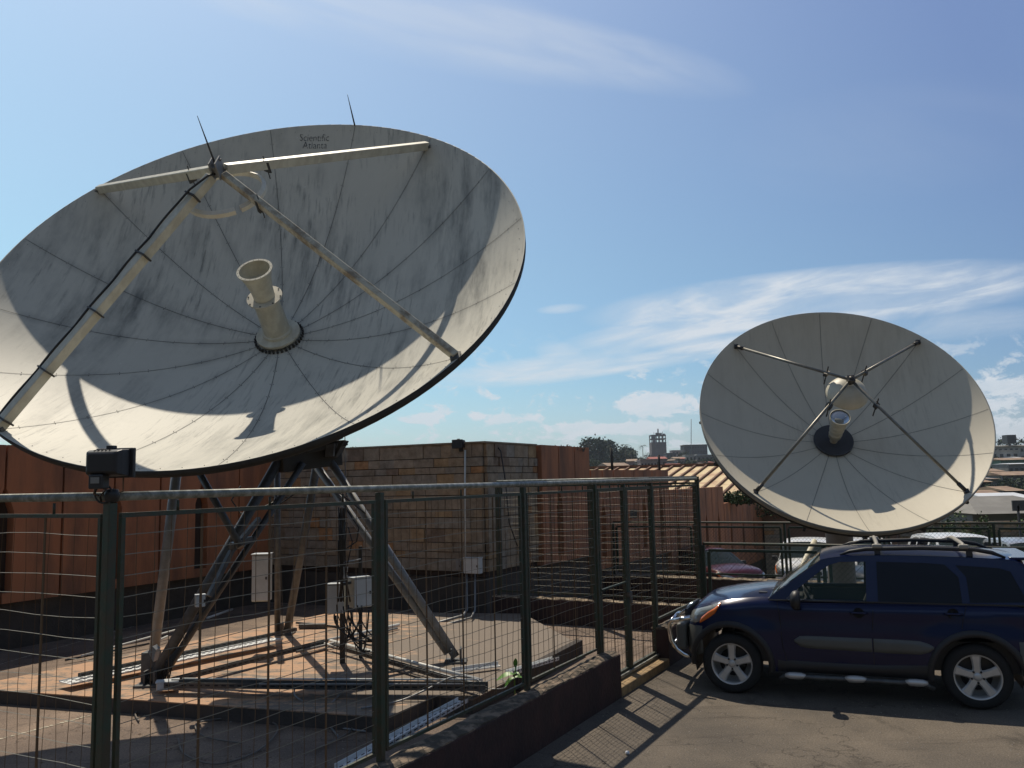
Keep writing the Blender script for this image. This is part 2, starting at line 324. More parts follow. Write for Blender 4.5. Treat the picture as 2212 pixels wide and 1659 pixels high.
# ---------------------------------------------------------------- walls of the station
m_or = mat('orange_render', (.45, .185, .088), .85, var=.68, vscale=2.2, vcol=(.13, .078, .055), bump=.3, bscale=60, stretch=(1, 1, .22), stops=(.36, .58), detail=10)
m_slot = mat('dark_recess', (.045, .030, .024), .9)
def panel_wall(name, label, a, d, nrm, length, z0, z1, pitch, slot, thick=.16, base_z=None, slots=True):
    """precast panels pitch wide, dark joints, lancet shaped slots straddling joints; nrm points to the viewer side"""
    t = thing(name, label, 'wall', (a.x, a.y, terrain(a.x, a.y)), group='stepped orange panel walls of the station')
    k = max(1, int(round(length/pitch))); w = length/k; mb = MB(); gap = .018
    for i in range(k):
        x0 = i*w+gap; x1 = (i+1)*w-gap; zs0, zs1 = slot; dw = .13
        pts = [(x0, z0), (x1, z0)]
        if slots and i < k-1 and i % 2 == 0: pts += [(x1, zs0), (x1-dw, zs0), (x1-dw, zs1-.35), (x1, zs1)]
        pts += [(x1, z1), (x0, z1)]
        if slots and i % 2 == 1: pts += [(x0, zs1), (x0+dw, zs1-.35), (x0+dw, zs0), (x0, zs0)]
        mb.prism([a+d*x+nrm*.0+ZZ*z for x, z in pts], nrm*thick)
    mb.build('panel', m_or, t)
    MB().box(a+d*(length/2)-nrm*.10+ZZ*((z0+z1)/2-.015), (length, .2, z1-z0-.03), (d, nrm, ZZ)).build('joint_backing', m_slot, t)
    bz = terrain(a.x, a.y)-1.6 if base_z is None else base_z
    MB().box(a+d*(length/2)-nrm*.06+ZZ*((bz+z0)/2), (length, .2+.02, z0-bz), (d, nrm, ZZ)).build('base', m_pl, t)
    return t
nE = Ud; nS = -Vd
panel_wall('panel_wall', 'tall rust orange panel wall behind the big dish on the left', L0-Vd*14, Vd, nE, 14, .75, 3.1, .95, (.9, 2.45), base_z=-.2)
panel_wall('panel_wall', 'rust orange panel wall joined to the stone corner, first and tallest step', C0+Vd*2.02, Vd, nE, 2.46, .72, 3.1, .82, (.85, 2.2), base_z=-.5)
panel_wall('panel_wall', 'second step of the orange panel wall with two thin poles above it', C0+Vd*4.5, Vd, nE, 5.6, .35, 2.6, .70, (.6, 1.9))
panel_wall('panel_wall', 'third step of the orange panel wall below the rusty shed roof', C0+Vd*10.12, Vd, nE, 5.9, -.3, 2.04, .74, (.0, 1.2))
panel_wall('panel_wall', 'lowest step of the orange panel wall, running down behind the small dish', C0+Vd*16.04, Vd, nE, 13, -.9, 1.47, .86, (-.4, .8))

# stone clad corner: every block is real, colours vary block by block
def stone_mat(name):
    m = bpy.data.materials.new(name); m.use_nodes = True; t = m.node_tree; n = t.nodes; l = t.links; b = n['Principled BSDF']; b.inputs['Roughness'].default_value = .85
    g_ = n.new('ShaderNodeNewGeometry'); r = n.new('ShaderNodeValToRGB'); l.new(g_.outputs['Random Per Island'], r.inputs[0]); r.color_ramp.interpolation = 'CONSTANT'
    e = r.color_ramp.elements; cols = [(0, (.36, .30, .225)), (.28, (.32, .27, .205)), (.50, (.38, .30, .205)), (.68, (.42, .30, .17)), (.76, (.33, .30, .25)), (.90, (.44, .25, .12)), (.94, (.25, .19, .14))]
    e[0].color = (*cols[0][1], 1); e[1].position = cols[1][0]; e[1].color = (*cols[1][1], 1)
    for p_, c_ in cols[2:]: x = e.new(p_); x.color = (*c_, 1)
    co = n.new('ShaderNodeTexCoord'); no = n.new('ShaderNodeTexNoise'); l.new(co.outputs['Object'], no.inputs[0]); no.inputs['Scale'].default_value = 6; no.inputs['Detail'].default_value = 8; no.inputs['Roughness'].default_value = .7
    r2 = n.new('ShaderNodeValToRGB'); l.new(no.outputs[0], r2.inputs[0]); r2.color_ramp.elements[0].position = .3; r2.color_ramp.elements[0].color = (.55, .5, .45, 1); r2.color_ramp.elements[1].position = .7; r2.color_ramp.elements[1].color = (1.15, 1.12, 1.1, 1)
    mx = n.new('ShaderNodeMix'); mx.data_type = 'RGBA'; mx.blend_type = 'MULTIPLY'; mx.inputs[0].default_value = 1; l.new(r.outputs[0], mx.inputs[6]); l.new(r2.outputs[0], mx.inputs[7]); l.new(mx.outputs[2], b.inputs['Base Color'])
    bu = n.new('ShaderNodeBump'); bu.inputs['Strength'].default_value = .8; bu.inputs['Distance'].default_value = .02; l.new(no.outputs[0], bu.inputs['Height']); l.new(bu.outputs[0], b.inputs['Normal'])
    return m
m_st = stone_mat('stone_blocks')
def stone_face(mb, a, d, nrm, length, z0, z1, rnd):
    courses = []; z = z1; pat = [.25, .165, .125, .22, .17, .26, .14, .20]; i = 0
    while z > z0+.08:
        h = min(pat[i % len(pat)], z-z0); courses.append((z-h, z)); z -= h; i += 1
    for (c0, c1) in courses:
        x = 0
        while x < length-1e-3:
            w = rnd.choice([.22, .28, .33, .38, .45]); w = min(w, length-x)
            if length-x-w < .12: w = length-x
            mb.box(a+d*(x+w/2)+nrm*(.035+rnd.uniform(-.014, .014))+ZZ*((c0+c1)/2+.006), (w-.006, .07, c1-c0-.013), (d, nrm, ZZ)); x += w
    return mb
t = thing('stone_wall', 'stone clad corner wall of brown and ochre blocks behind the big dish', 'wall', (C0.x, C0.y, 0))
rn = random.Random(5); mb = stone_face(MB(), L0+Ud*.0, Ud, nS, 5.2, .72, 3.08, rn); stone_face(mb, C0, Vd, nE, 2.0, .72, 3.08, rn)
mb.build('stone_block', m_st, t)
MB().prism([C0+ZZ*.7+Ud*.0, C0+Vd*2+ZZ*.7, C0+Vd*2-Ud*.4+ZZ*.7, C0+Vd*.4-Ud*.4+ZZ*.7, L0+Vd*.4+ZZ*.7, L0+ZZ*.7], (0, 0, 2.36)).build('wall_core', m_slot, t)
MB().prism([p+ZZ*3.085 for p in (C0+Ud*.09-Vd*.09, C0+Vd*2+Ud*.09, C0+Vd*2-Ud*.4, C0+Vd*.4-Ud*.4, L0+Vd*.4, L0-Vd*.09)], (0, 0, .03)).build('coping', mat('coping', (.30, .24, .17), .9, var=.5, vscale=8), t)
MB().prism([p+ZZ*-.3 for p in (C0-Vd*.03+Ud*.03, C0+Vd*2+Ud*.03, C0+Vd*2-Ud*.4, C0+Vd*.4-Ud*.4, L0+Vd*.4, L0-Vd*.03)], (0, 0, .99)).build('base', m_pl, t)
# far stone wall behind the parked cars
t = thing('stone_wall', 'brown stone block wall behind the parked cars', 'wall', (11, 27.5, -1.6))
fa = Vector((9.9, 34.6, 0)); rn = random.Random(9)
stone_face(MB(), fa, Vector((.985, -.17, 0)), Vector((-.17, -.985, 0)), 16, -1.7, .45, rn).build('stone_block', m_st, t)
MB().box(fa+Vector((.985, -.17, 0))*8-Vector((-.17, -.985, 0))*.13+ZZ*-.65, (16, .24, 2.2), (Vector((.985, -.17, 0)), Vector((-.17, -.985, 0)), ZZ)).build('wall_core', m_slot, t)

# ---------------------------------------------------------------- wire fences on low walls
m_gr = mat('green_fence_paint', (.026, .050, .032), .55, var=.75, vscale=11, vcol=(.060, .042, .024), bump=.15)
m_gr2 = mat('dark_green_paint', (.020, .045, .026), .5, var=.5, vscale=14, vcol=(.02, .02, .015))
m_galv = mat('galvanised_pipe', (.34, .35, .32), .48, .3, var=.7, vscale=16, vcol=(.09, .10, .08))
m_wire = mat('fence_wire', (.24, .23, .19), .55, .3)
m_rust = mat('rusty_wire', (.12, .070, .032), .8)
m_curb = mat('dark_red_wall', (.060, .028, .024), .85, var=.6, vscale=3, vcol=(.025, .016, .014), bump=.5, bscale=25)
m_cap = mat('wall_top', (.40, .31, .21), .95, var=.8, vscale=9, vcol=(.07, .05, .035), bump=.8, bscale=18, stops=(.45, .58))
def lerp(a, b, t): return a+(b-a)*t
def bay(th, p0, p1, z0, z1, nrm, s=.1, wr=.0025, bars=(.25, .5, .75), fr=.03, wob=.009, seed=1):
    """one framed bay of welded mesh between p0 and p1"""
    rnd = random.Random(seed); d = (p1-p0); ln = d.length; d.normalize(); a = p0; 
    fm = MB()
    fm.box(lerp(p0, p1, .5)+ZZ*z0, (ln, fr, fr), (d, nrm, ZZ)).box(lerp(p0, p1, .5)+ZZ*z1, (ln, fr, fr), (d, nrm, ZZ))
    for q in (p0+d*fr/2, p1-d*fr/2): fm.box(q+ZZ*(z0+z1)/2, (fr, fr, z1-z0-fr-.002), (d, nrm, ZZ))
    fm.build('panel_frame', m_gr, th)
    for i in range(0, 3):
        q = p0+d*ln*(.17+.33*i); MB().tube([q+ZZ*(z1+fr/2), q+ZZ*(z1+.065)], .008, 6).build('hanger', m_gr, th)
    if bars:
        for b_ in bars: MB().box(p0+d*ln*b_+ZZ*(z0+z1)/2, (.012, .008, z1-z0-fr-.004), (d, nrm, ZZ)).build('mid_bar', m_rust, th)
    wm = MB(); k = int(ln/s)
    for i in range(1, k):
        x = ln*i/k
        if any(abs(x/ln-b_) < .012 for b_ in bars): continue
        pts = []; ph = rnd.uniform(0, 6); am = rnd.uniform(.2, 1)*wob; m_ = 7
        for j in range(m_): z = lerp(z0, z1, j/(m_-1)); pts.append(a+d*(x+am*math.sin(ph+j*1.9))+nrm*(am*.6*math.cos(ph+j*1.3))+ZZ*z)
        wm.tube(pts, wr, 3, mi=1, cap=False, smooth=False)
    k2 = int((z1-z0)/s)
    for i in range(1, k2):
        z = lerp(z0, z1, i/k2); pts = []; ph = rnd.uniform(0, 6); am = rnd.uniform(.3, 1)*wob; m_ = 10
        for j in range(m_): pts.append(a+d*(ln*j/(m_-1))+nrm*(.005+am*.5*math.cos(ph+j*1.1))+ZZ*(z+am*math.sin(ph+j*1.4)+.010*math.sin(math.pi*j/(m_-1)+ph*.3)))
        wm.tube(pts, wr, 3, mi=0, cap=False, smooth=False)
    wm.build('wire_mesh', [m_wire, m_rust], th, recalc=False)
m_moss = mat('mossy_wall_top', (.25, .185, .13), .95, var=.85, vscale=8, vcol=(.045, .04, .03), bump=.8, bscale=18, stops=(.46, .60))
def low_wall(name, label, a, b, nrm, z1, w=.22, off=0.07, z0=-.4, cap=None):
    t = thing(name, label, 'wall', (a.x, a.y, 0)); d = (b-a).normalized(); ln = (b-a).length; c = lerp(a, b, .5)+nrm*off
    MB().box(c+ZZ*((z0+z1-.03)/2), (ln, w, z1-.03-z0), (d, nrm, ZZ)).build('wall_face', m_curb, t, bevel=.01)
    # crumbling top
    mb = MB(); k = max(2, int(ln/.09)); rnd = random.Random(int(abs(a.x)*100)); vs = []
    for i in range(k+1):
        for j, s_ in enumerate((-1, -.55, 0, .5, 1)):
            vs.append(a+d*(ln*i/k)+nrm*(off+s_*(w/2-.004)+(rnd.uniform(-.012, .003)*abs(s_) if abs(s_) == 1 else 0))+ZZ*(z1-.006+rnd.uniform(-.010, .008)-(.014 if abs(s_) == 1 else 0)))
    n5 = 5; fs = [(i*n5+j, (i+1)*n5+j, (i+1)*n5+j+1, i*n5+j+1) for i in range(k) for j in range(4)]
    top = len(vs); vs += [Vector((v.x, v.y, z1-.035)) for v in vs]
    for i in range(k):
        for j in (0, 4): fs.append((i*n5+j, (i+1)*n5+j, (i+1)*n5+j+top, i*n5+j+top))
    for i in (0, k):
        for j in range(4): fs.append((i*n5+j, i*n5+j+1, i*n5+j+1+top, i*n5+j+top))
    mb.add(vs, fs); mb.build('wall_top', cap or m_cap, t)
    return t
pA, pB, pC, pD, pG, pE, pF = (Vector((x, y, 0)) for x, y in ((-2.0, 4.28), (-.97, 6.22), (.08, 8.19), (.90, 9.73), (1.32, 10.51), (1.79, 11.40), (2.82, 13.34)))
wE = pD+Vd*.17
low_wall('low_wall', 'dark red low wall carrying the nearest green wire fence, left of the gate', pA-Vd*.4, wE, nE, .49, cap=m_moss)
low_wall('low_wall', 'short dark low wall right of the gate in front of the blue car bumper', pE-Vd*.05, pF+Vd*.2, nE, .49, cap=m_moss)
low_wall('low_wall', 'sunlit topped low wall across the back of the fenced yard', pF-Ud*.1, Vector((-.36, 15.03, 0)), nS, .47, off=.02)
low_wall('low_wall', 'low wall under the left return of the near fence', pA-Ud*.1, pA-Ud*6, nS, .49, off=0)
ft = 2.27
def post(t, p, z0, z1, s=.048, m=None, d=Vd, nrm=Ud): 
    MB().box(p+ZZ*(z0+z1)/2, (s, s, z1-z0), (d, nrm, ZZ)).build('post', m or m_gr, t, bevel=.004)
t = thing('wire_fence', 'green wire mesh fence with round grey top rail, nearest to the viewer', 'fence', (pA.x, pA.y, .49))
for p in (pA, pB, pC, pD): post(t, p, .47, 2.335)
MB().tube([pA-Vd*.1, pA, pA+Vd*.3], .001, 3)
mb = MB(); mb.tube([Vector(p)+ZZ*2.365 for p in (pA-Vd*.02, pB, pC, pD, pE, pF)], .0235, 12); mb.build('top_rail', m_galv, t)
for i, (a_, b_) in enumerate(((pA, pB), (pB, pC), (pC, pD))):
    d_ = (b_-a_).normalized(); bay(t, a_+d_*.058, b_-d_*.058, .545, ft, nE, seed=i+1, fr=.024, bars=(.25, .5, .75) if i < 2 else (.33, .66))
t = thing('wire_fence', 'left return of the near wire fence beyond the floodlight post', 'fence', (pA.x-.1, pA.y, .49))
q = pA-Ud*.03; ends = [q, q-Ud*2.3, q-Ud*4.6]
for p in ends[1:]: post(t, p, .47, 2.335)
MB().tube([pA+ZZ*2.365, ends[2]+ZZ*2.365], .0225, 12).build('top_rail', m_galv, t)
for i in range(2): bay(t, ends[i]-Ud*.028, ends[i+1]+Ud*.03, .545, ft, nS, seed=20+i, fr=.02, wr=.0018, bars=(.2, .4, .6, .8))
# gate
t = thing('gate', 'two leaf green wire mesh gate in the fence beside the blue car', 'gate', (pD.x, pD.y, 0))
for a_, b_, s_ in ((pD, pG, 31), (pG, pE, 32)):
    d_ = (b_-a_).normalized(); bay(t, a_+d_*.045, b_-d_*.012, .16, ft, nE, seed=s_, bars=(.5,), fr=.04)
post(t, pG+Vd*.0, .06, 2.33, .05); post(t, pE, .0, 2.335, .06)
MB().box(pG+Ud*.04+ZZ*1.02, (.10, .03, .05), (Vd, Ud, ZZ)).box(pG+Ud*.055+ZZ*.95, (.05, .02, .07), (Vd, Ud, ZZ)).build('lock', mat('lock_steel', (.12, .11, .10), .5, .6), t)
MB().beam(lerp(pD, pG, .08)+ZZ*1.16+Ud*.02, lerp(pD, pG, .95)+ZZ*1.17+Ud*.02, .018, .018).build('brace', m_gr2, t)
MB().box(lerp(pD, pE, .5)+ZZ*.135+Ud*.03, (2.0, .05, .03), (Vd, Ud, ZZ)).build('bottom_rail', m_galv, t)
o = MB().box(lerp(wE, pE, .5)+ZZ*.0+Ud*.05, (1.72, .26, .2), (Vd, Ud, ZZ)).build('gate_threshold', mat('ochre_step', (.40, .27, .13), .85, var=.6, vscale=10, vcol=(.15, .10, .06), bump=.4), bevel=.012)
tag(o, 'ochre concrete step under the green gate', 'step')
# right of the gate up to the corner
t = thing('wire_fence', 'short wire fence bay between the gate and the far corner post', 'fence', (pE.x, pE.y, .49))
bay(t, pE+Vd*.06, pF-Vd*.06, .56, ft, nE, seed=41); post(t, pF, .45, 2.40, .06)
# back side of the yard
bE = Vector((-.30, 15.0, 0)); dB = (bE-pF).normalized()
t = thing('wire_fence', 'tall wire fence across the back of the yard, ending at the stone corner', 'fence', (bE.x, bE.y, .47))
MB().tube([pF+ZZ*2.39, bE+ZZ*2.39], .02, 10).build('top_rail', m_galv, t)
nB = Vector((-dB.y, dB.x, 0)); 
for k in range(2):
    a_ = lerp(pF, bE, k/2); b_ = lerp(pF, bE, (k+1)/2); bay(t, a_+dB*.04, b_-dB*.04, .53, 2.30, nB, seed=51+k, bars=(.33, .66), wr=.0010); post(t, b_, .45, 2.37, .055)

# low framed chain link fences round the small dish
def chain(th, p0, p1, z0, z1, nrm, s=.075, wr=.0018):
    d = (p1-p0); ln = d.length; d.normalize(); h = z1-z0; mb = MB(); k = int((ln+h)/s)
    for sg in (1, -1):
        for i in range(k+1):
            x = i*s-(h if sg == 1 else 0); e = []
            # line from (x,0) with slope sg, clipped to the rectangle
            xa, za, xb, zb = (x, 0, x+h, h) if sg == 1 else (x, 0, x-h, h)
            t0, t1 = 0.0, 1.0; dx = xb-xa
            for bound, sign in ((0, 1), (ln, -1)):
                f0 = (xa-bound)*sign; f1 = (xb-bound)*sign
                if f0 < 0 and f1 < 0: t0 = 2
                elif f0 < 0: t0 = max(t0, f0/(f0-f1))
                elif f1 < 0: t1 = min(t1, f0/(f0-f1))
            if t0 < t1-.01:
                P0 = p0+d*(xa+dx*t0)+ZZ*(z0+h*t0); P1 = p0+d*(xa+dx*t1)+ZZ*(z0+h*t1); mb.tube([P0+nrm*.004*sg, P1+nrm*.004*sg], wr, 3, cap=False, smooth=False)
    mb.build('chain_link', m_gr2, th, recalc=False)
def low_fence(name, label, a, d, nrm, n, w, z0, z1, kerb=None):
    t = thing(name, label, 'fence', (a.x, a.y, z0)); 
    MB().tube([a+ZZ*z1, a+d*(n*w)+ZZ*z1], .022, 10).build('top_rail', m_gr, t)
    for i in range(n+1): post(t, a+d*(w*i), z0, z1-.02, .05, m_gr2, d, nrm)
    for i in range(n):
        p0 = a+d*(w*i+.085); p1 = a+d*(w*(i+1)-.085); fm = MB(); zz0 = z0+.08; zz1 = z1-.10; ln = (p1-p0).length; c = lerp(p0, p1, .5)
        fm.box(c+ZZ*zz0, (ln, .035, .04), (d, nrm, ZZ)).box(c+ZZ*zz1, (ln, .035, .04), (d, nrm, ZZ))
        for q_ in (p0, p1): fm.box(q_+ZZ*(zz0+zz1)/2, (.045, .035, zz1-zz0-.042), (d, nrm, ZZ))
        fm.build('panel_frame', m_gr2, t); chain(t, p0, p1, zz0, zz1, nrm)
    return t
low_fence('chain_fence', 'low green chain link fence directly behind the blue car', pF+Ud*.05, Ud, nS, 4, 1.75, .08, 1.38)
fs = Vector((2.30, 20.37, 0))
low_fence('chain_fence', 'far low green chain link fence in front of the parked cars', fs, Ud, nS, 6, 1.95, .18, 1.38)
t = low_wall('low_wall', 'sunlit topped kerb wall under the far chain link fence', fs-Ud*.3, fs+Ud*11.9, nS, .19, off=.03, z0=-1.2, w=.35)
# ---------------------------------------------------------------- dish antennas
def dish_paint(name, col, stain, amount, seed=0, phase=0.964):
    m = bpy.data.materials.new(name); m.use_nodes = True; t = m.node_tree; n = t.nodes; l = t.links; b = n['Principled BSDF']; b.inputs['Roughness'].default_value = .55; b.inputs['Specular IOR Level'].default_value = .3
    co = n.new('ShaderNodeTexCoord')
    def nz(sc, st, de=8, ro=.65, of=0):
        mp = n.new('ShaderNodeMapping'); l.new(co.outputs['Object'], mp.inputs[0]); mp.inputs['Scale'].default_value = st; mp.inputs['Location'].default_value = (of+seed, of, of)
        x = n.new('ShaderNodeTexNoise'); l.new(mp.outputs[0], x.inputs[0]); x.inputs['Scale'].default_value = sc; x.inputs['Detail'].default_value = de; x.inputs['Roughness'].default_value = ro; return x.outputs[0]
    def rp(v, a, b_, inv=False):
        r = n.new('ShaderNodeMapRange'); l.new(v, r.inputs[0]); r.inputs[1].default_value = a; r.inputs[2].default_value = b_; r.inputs[3].default_value = 1 if inv else 0; r.inputs[4].default_value = 0 if inv else 1; return r.outputs[0]
    def mul(a, c):
        r = n.new('ShaderNodeMath'); r.operation = 'MULTIPLY'
        for i, v in enumerate((a, c)):
            if isinstance(v, float): r.inputs[i].default_value = v
            else: l.new(v, r.inputs[i])
        return r.outputs[0]
    streak = mul(rp(nz(1.9, (2.6, .42, .4)), .42, .66), rp(nz(.62, (1, .6, 1), of=3), .43, .62))
    fine = mul(rp(nz(9, (2.6, .22, .4), of=5), .52, .70), rp(nz(.9, (1, .8, 1), of=9), .44, .62))
    blot = rp(nz(.8, (1, 1, 1), of=12), .35, .75)
    def mix(f, a, c):
        x = n.new('ShaderNodeMix'); x.data_type = 'RGBA'
        if isinstance(f, float): x.inputs[0].default_value = f
        else: l.new(f, x.inputs[0])
        for i, v in ((6, a), (7, c)):
            if isinstance(v, tuple): x.inputs[i].default_value = (*v, 1)
            else: l.new(v, x.inputs[i])
        return x.outputs[2]
    c = mix(mul(blot, .5), col, tuple(v*.86 for v in col)); c = mix(mul(streak, amount), c, stain); c = mix(mul(fine, amount*.85), c, tuple(v*.6 for v in stain))
    # grime gathered along the panel joints
    sx = n.new('ShaderNodeSeparateXYZ'); l.new(co.outputs['Object'], sx.inputs[0])
    def m2(op, a, c=None):
        r = n.new('ShaderNodeMath'); r.operation = op
        for i, v in enumerate((a, c)):
            if v is None: continue
            if isinstance(v, (int, float)): r.inputs[i].default_value = v
            else: l.new(v, r.inputs[i])
        return r.outputs[0]
    an = m2('ARCTAN2', sx.outputs[1], sx.outputs[0]); k_ = m2('MULTIPLY', m2('SUBTRACT', an, phase), 8/math.pi); ds = m2('ABSOLUTE', m2('SUBTRACT', m2('FRACT', m2('ADD', k_, 40.5)), .5))
    rad = m2('POWER', m2('ADD', m2('POWER', sx.outputs[0], 2), m2('POWER', sx.outputs[1], 2)), .5)
    wd = m2('MULTIPLY', ds, m2('MULTIPLY', rad, math.pi/8))
    c = mix(mul(mul(rp(wd, .0, .10, True), rp(nz(1.6, (1, .5, 1), of=21), .42, .68)), .48*amount), c, tuple(v*.9 for v in stain))
    tone = n.new('ShaderNodeTexWhiteNoise'); tone.noise_dimensions = '1D'; l.new(m2('FLOOR', m2('ADD', k_, 40)), tone.inputs['W'])
    c = mix(mul(tone.outputs['Value'], .16), c, tuple(v*.72 for v in col))
    sp_ = n.new('ShaderNodeTexVoronoi'); l.new(co.outputs['Object'], sp_.inputs[0]); sp_.inputs['Scale'].default_value = 3.2
    c = mix(mul(rp(sp_.outputs['Distance'], .02, .05, True), .35*amount), c, (.8, .8, .76))
    l.new(c, b.inputs['Base Color']); MATS[name] = m; return m
m_seam = mat('seam_dark', (.09, .09, .09), .8)
m_back = mat('dish_back', (.045, .043, .038), .8, var=.4, vscale=5)
m_cream = mat('cream_paint', (.64, .61, .49), .5, var=.5, vscale=7, vcol=(.40, .36, .27), stretch=(1, 1, .5))
m_creamd = mat('cream_paint_worn', (.56, .52, .40), .55, var=.75, vscale=5, vcol=(.16, .10, .05), stops=(.40, .56))
m_bolt = mat('bolt_steel', (.07, .065, .06), .5, .6)
m_steel = mat('mount_steel', (.115, .12, .122), .5, .3, var=.55, vscale=9, vcol=(.05, .048, .046))
m_steell = mat('pale_tube', (.27, .275, .275), .45, .2, var=.45, vscale=7, vcol=(.14, .135, .125))
m_cable = mat('black_cable', (.022, .020, .018), .5)
class Dish:
    def __init__(s, C, n, R_, dep, phase):
        s.C = Vector(C); s.n = Vector(n).normalized(); s.a = ZZ.cross(s.n).normalized(); s.b = s.n.cross(s.a); s.R = R_; s.dep = dep; s.ph = phase; s.V = s.C-s.n*dep
    def at(s, r, t, h=0): return s.V+s.n*(s.dep*(r/s.R)**2+h)+(s.a*math.cos(t)+s.b*math.sin(t))*r
    def rot(s): m = Matrix((s.a, s.b, s.n)).transposed().to_4x4(); m.translation = s.V; return m
def reflector(D, root, paint, hole, skirt, back_off, seam_w, n_a=128, n_r=22, back=None, bolts=True, lip=.012):
    o = bpy.data.objects.new('reflector', bpy.data.meshes.new('reflector'))
    vs = []; fs = []; ms = []
    def ring(r, h): 
        i0 = len(vs); vs.extend([(r*math.cos(2*math.pi*j/n_a), r*math.sin(2*math.pi*j/n_a), D.dep*(r/D.R)**2+h) for j in range(n_a)]); return i0
    def band(i0, i1, m, flip=False):
        for j in range(n_a):
            q = (i0+j, i0+(j+1) % n_a, i1+(j+1) % n_a, i1+j); fs.append(tuple(reversed(q)) if flip else q); ms.append(m)
    fr = [ring(hole+(D.R-hole)*k/n_r, 0) for k in range(n_r+1)]
    for k in range(n_r): band(fr[k], fr[k+1], 0, True)
    e = ring(D.R+lip, 0); band(fr[-1], e, 0, True); e2 = ring(D.R+lip, -skirt-2*D.dep*lip/D.R); band(e, e2, 2, True)
    bk = [ring(hole+(D.R-hole-.03)*k/8, -back_off) for k in range(9)]; band(e2, bk[-1], 2, True)
    for k in range(8): band(bk[k+1], bk[k], 2, True)
    mb = MB(); mb.v = vs; mb.f = fs; mb.m = ms; mb.sm = [True]*len(fs)
    Rl = D.rot(); inv = Rl.inverted()
    # seams: dark strips following the bowl, with small bolt plates
    for k in range(16):
        t = D.ph+k*math.pi/8; st = 26; pts = []
        for i in range(st+1):
            r = hole+(D.R-hole-.004)*i/st; u = Vector((math.cos(t), math.sin(t), 0)); w = Vector((-math.sin(t), math.cos(t), 0))
            z = D.dep*(r/D.R)**2+.004; c = u*r+ZZ*z; pts += [c-w*seam_w/2, c+w*seam_w/2]
        mb.add(pts, [(2*i, 2*i+1, 2*i+3, 2*i+2) for i in range(st)], 1, True)
        if bolts:
            for i in range(1, 11):
                r = hole+(D.R-hole)*i/10.6; u = Vector((math.cos(t), math.sin(t), 0)); w = Vector((-math.sin(t), math.cos(t), 0)); z = D.dep*(r/D.R)**2+.006
                for sgn in (-1, 1): mb.box(u*(r+.005*sgn)+w*.018*sgn+ZZ*z, (.006, .006, .006), mi=1)
    if bolts:
        for j in range(96):
            t = 2*math.pi*j/96; r = D.R-.06; mb.box(Vector((math.cos(t)*r, math.sin(t)*r, D.dep*(r/D.R)**2+.004)), (.006, .006, .005), mi=1)
    me = o.data; me.from_pydata(mb.v, [], mb.f)
    for m_ in (paint, m_seam, back or m_back): me.materials.append(m_)
    for i, p_ in enumerate(me.polygons): p_.material_index = mb.m[i]; p_.use_smooth = mb.sm[i]
    bm = bmesh.new(); bm.from_mesh(me)
    for f in bm.faces: pass
    bm.to_mesh(me); bm.free()
    SC.collection.objects.link(o); o.parent = root; o.matrix_basis = root.matrix_basis.inverted() @ Rl
    return o

# --- the big dish
D1 = Dish((-3.014, 9.761, 5.029), (-0.076, -0.769, 0.635), 3.2, 1.229, 0.964)
f1, f2, f3 = G(328, 1480, .2), G(616, 1370, .2), G(985, 1430, .2)
r1 = thing('dish_antenna', 'big weathered dish antenna on steel legs, streaked grey and cream', 'dish antenna', ((f1.x+f2.x+f3.x)/3, (f1.y+f2.y+f3.y)/3, .2))
m_d1 = dish_paint('dish_paint_big', (.61, .585, .50), (.14, .145, .135), .88)
ref = reflector(D1, r1, m_d1, .10, .085, .11, .006)
# back ribs and mounting box
mb = MB()
for k in range(16):
    t = D1.ph+(k+.5)*math.pi/8
    for i in range(6):
        ra, rb = .5+2.3*i/6, .5+2.3*(i+1)/6; mb.beam(D1.at(ra, t, -.16), D1.at(rb, t, -.16), .05, .10, D1.n)
mb.build('back_rib', m_back, ref)
hub = D1.V-D1.n*.12
MB().lathe([(.1, 0), (.95, .06), (.95, -.50), (.1, -.50)], hub, D1.n, 24, smooth=False).build('hub_drum', m_back, r1)
Mt = Vector((-2.45, 11.05, 2.80))
mb = MB(); mb.beam(hub-D1.n*.3, Mt+Vector((0, .1, .1)), .55, .42, (1, 0, 0)); mb.beam(P(600, 1000, 10.6), P(728, 985, 11.3), .22, .24)
mb.beam(P(655, 975, 10.9), P(742, 958, 11.2), .30, .06); mb.prism([P(705, 953, 11.0), P(745, 950, 11.0), P(724, 988, 11.0), P(700, 988, 11.0)], (0, .3, 0))
mb.build('mount_head', m_back, r1, bevel=.01)
MB().prism([P(704, 962, 10.9), P(722, 958, 10.9), P(720, 985, 10.9), P(702, 986, 10.9)], (0, .08, 0)).build('side_plate', m_steel, r1)
# legs
def leg(a, b, r, m=None, n=14): MB().tube([a, b], r, n).build('leg', m or m_steel, r1)
leg(f1+ZZ*.05, P(604, 992, 10.6), .062); leg(f1+Vector((.08, .02, .04)), P(655, 1000, 10.7), .040)
leg(f3+Vector((.0, 0, .06)), P(706, 985, 11.15), .052, m_steell); leg(f3+Vector((-.10, .04, .10)), P(672, 990, 11.3), .050, m_steell)
leg(f2+Vector((.03, 0, .05)), P(686, 995, 11.5), .055); leg(f2+Vector((-.12, .02, .0)), P(599, 1000, 12.4), .045)
leg(G(321, 1432, .38)+Vector((0, .12, 0)), P(393, 930, 10.3), .060, m_steell); leg(P(422, 1006, 9.9), P(520, 1182, 9.75), .040)
MB().beam(P(452, 1288, 9.55), P(500, 1190, 9.8), .05, .05).beam(P(560, 1120, 10.2), P(500, 1190, 9.8), .05, .05).beam(P(500, 1180, 9.75), P(540, 1165, 10.1), .07, .07).build('leg_brace', m_steel, r1)
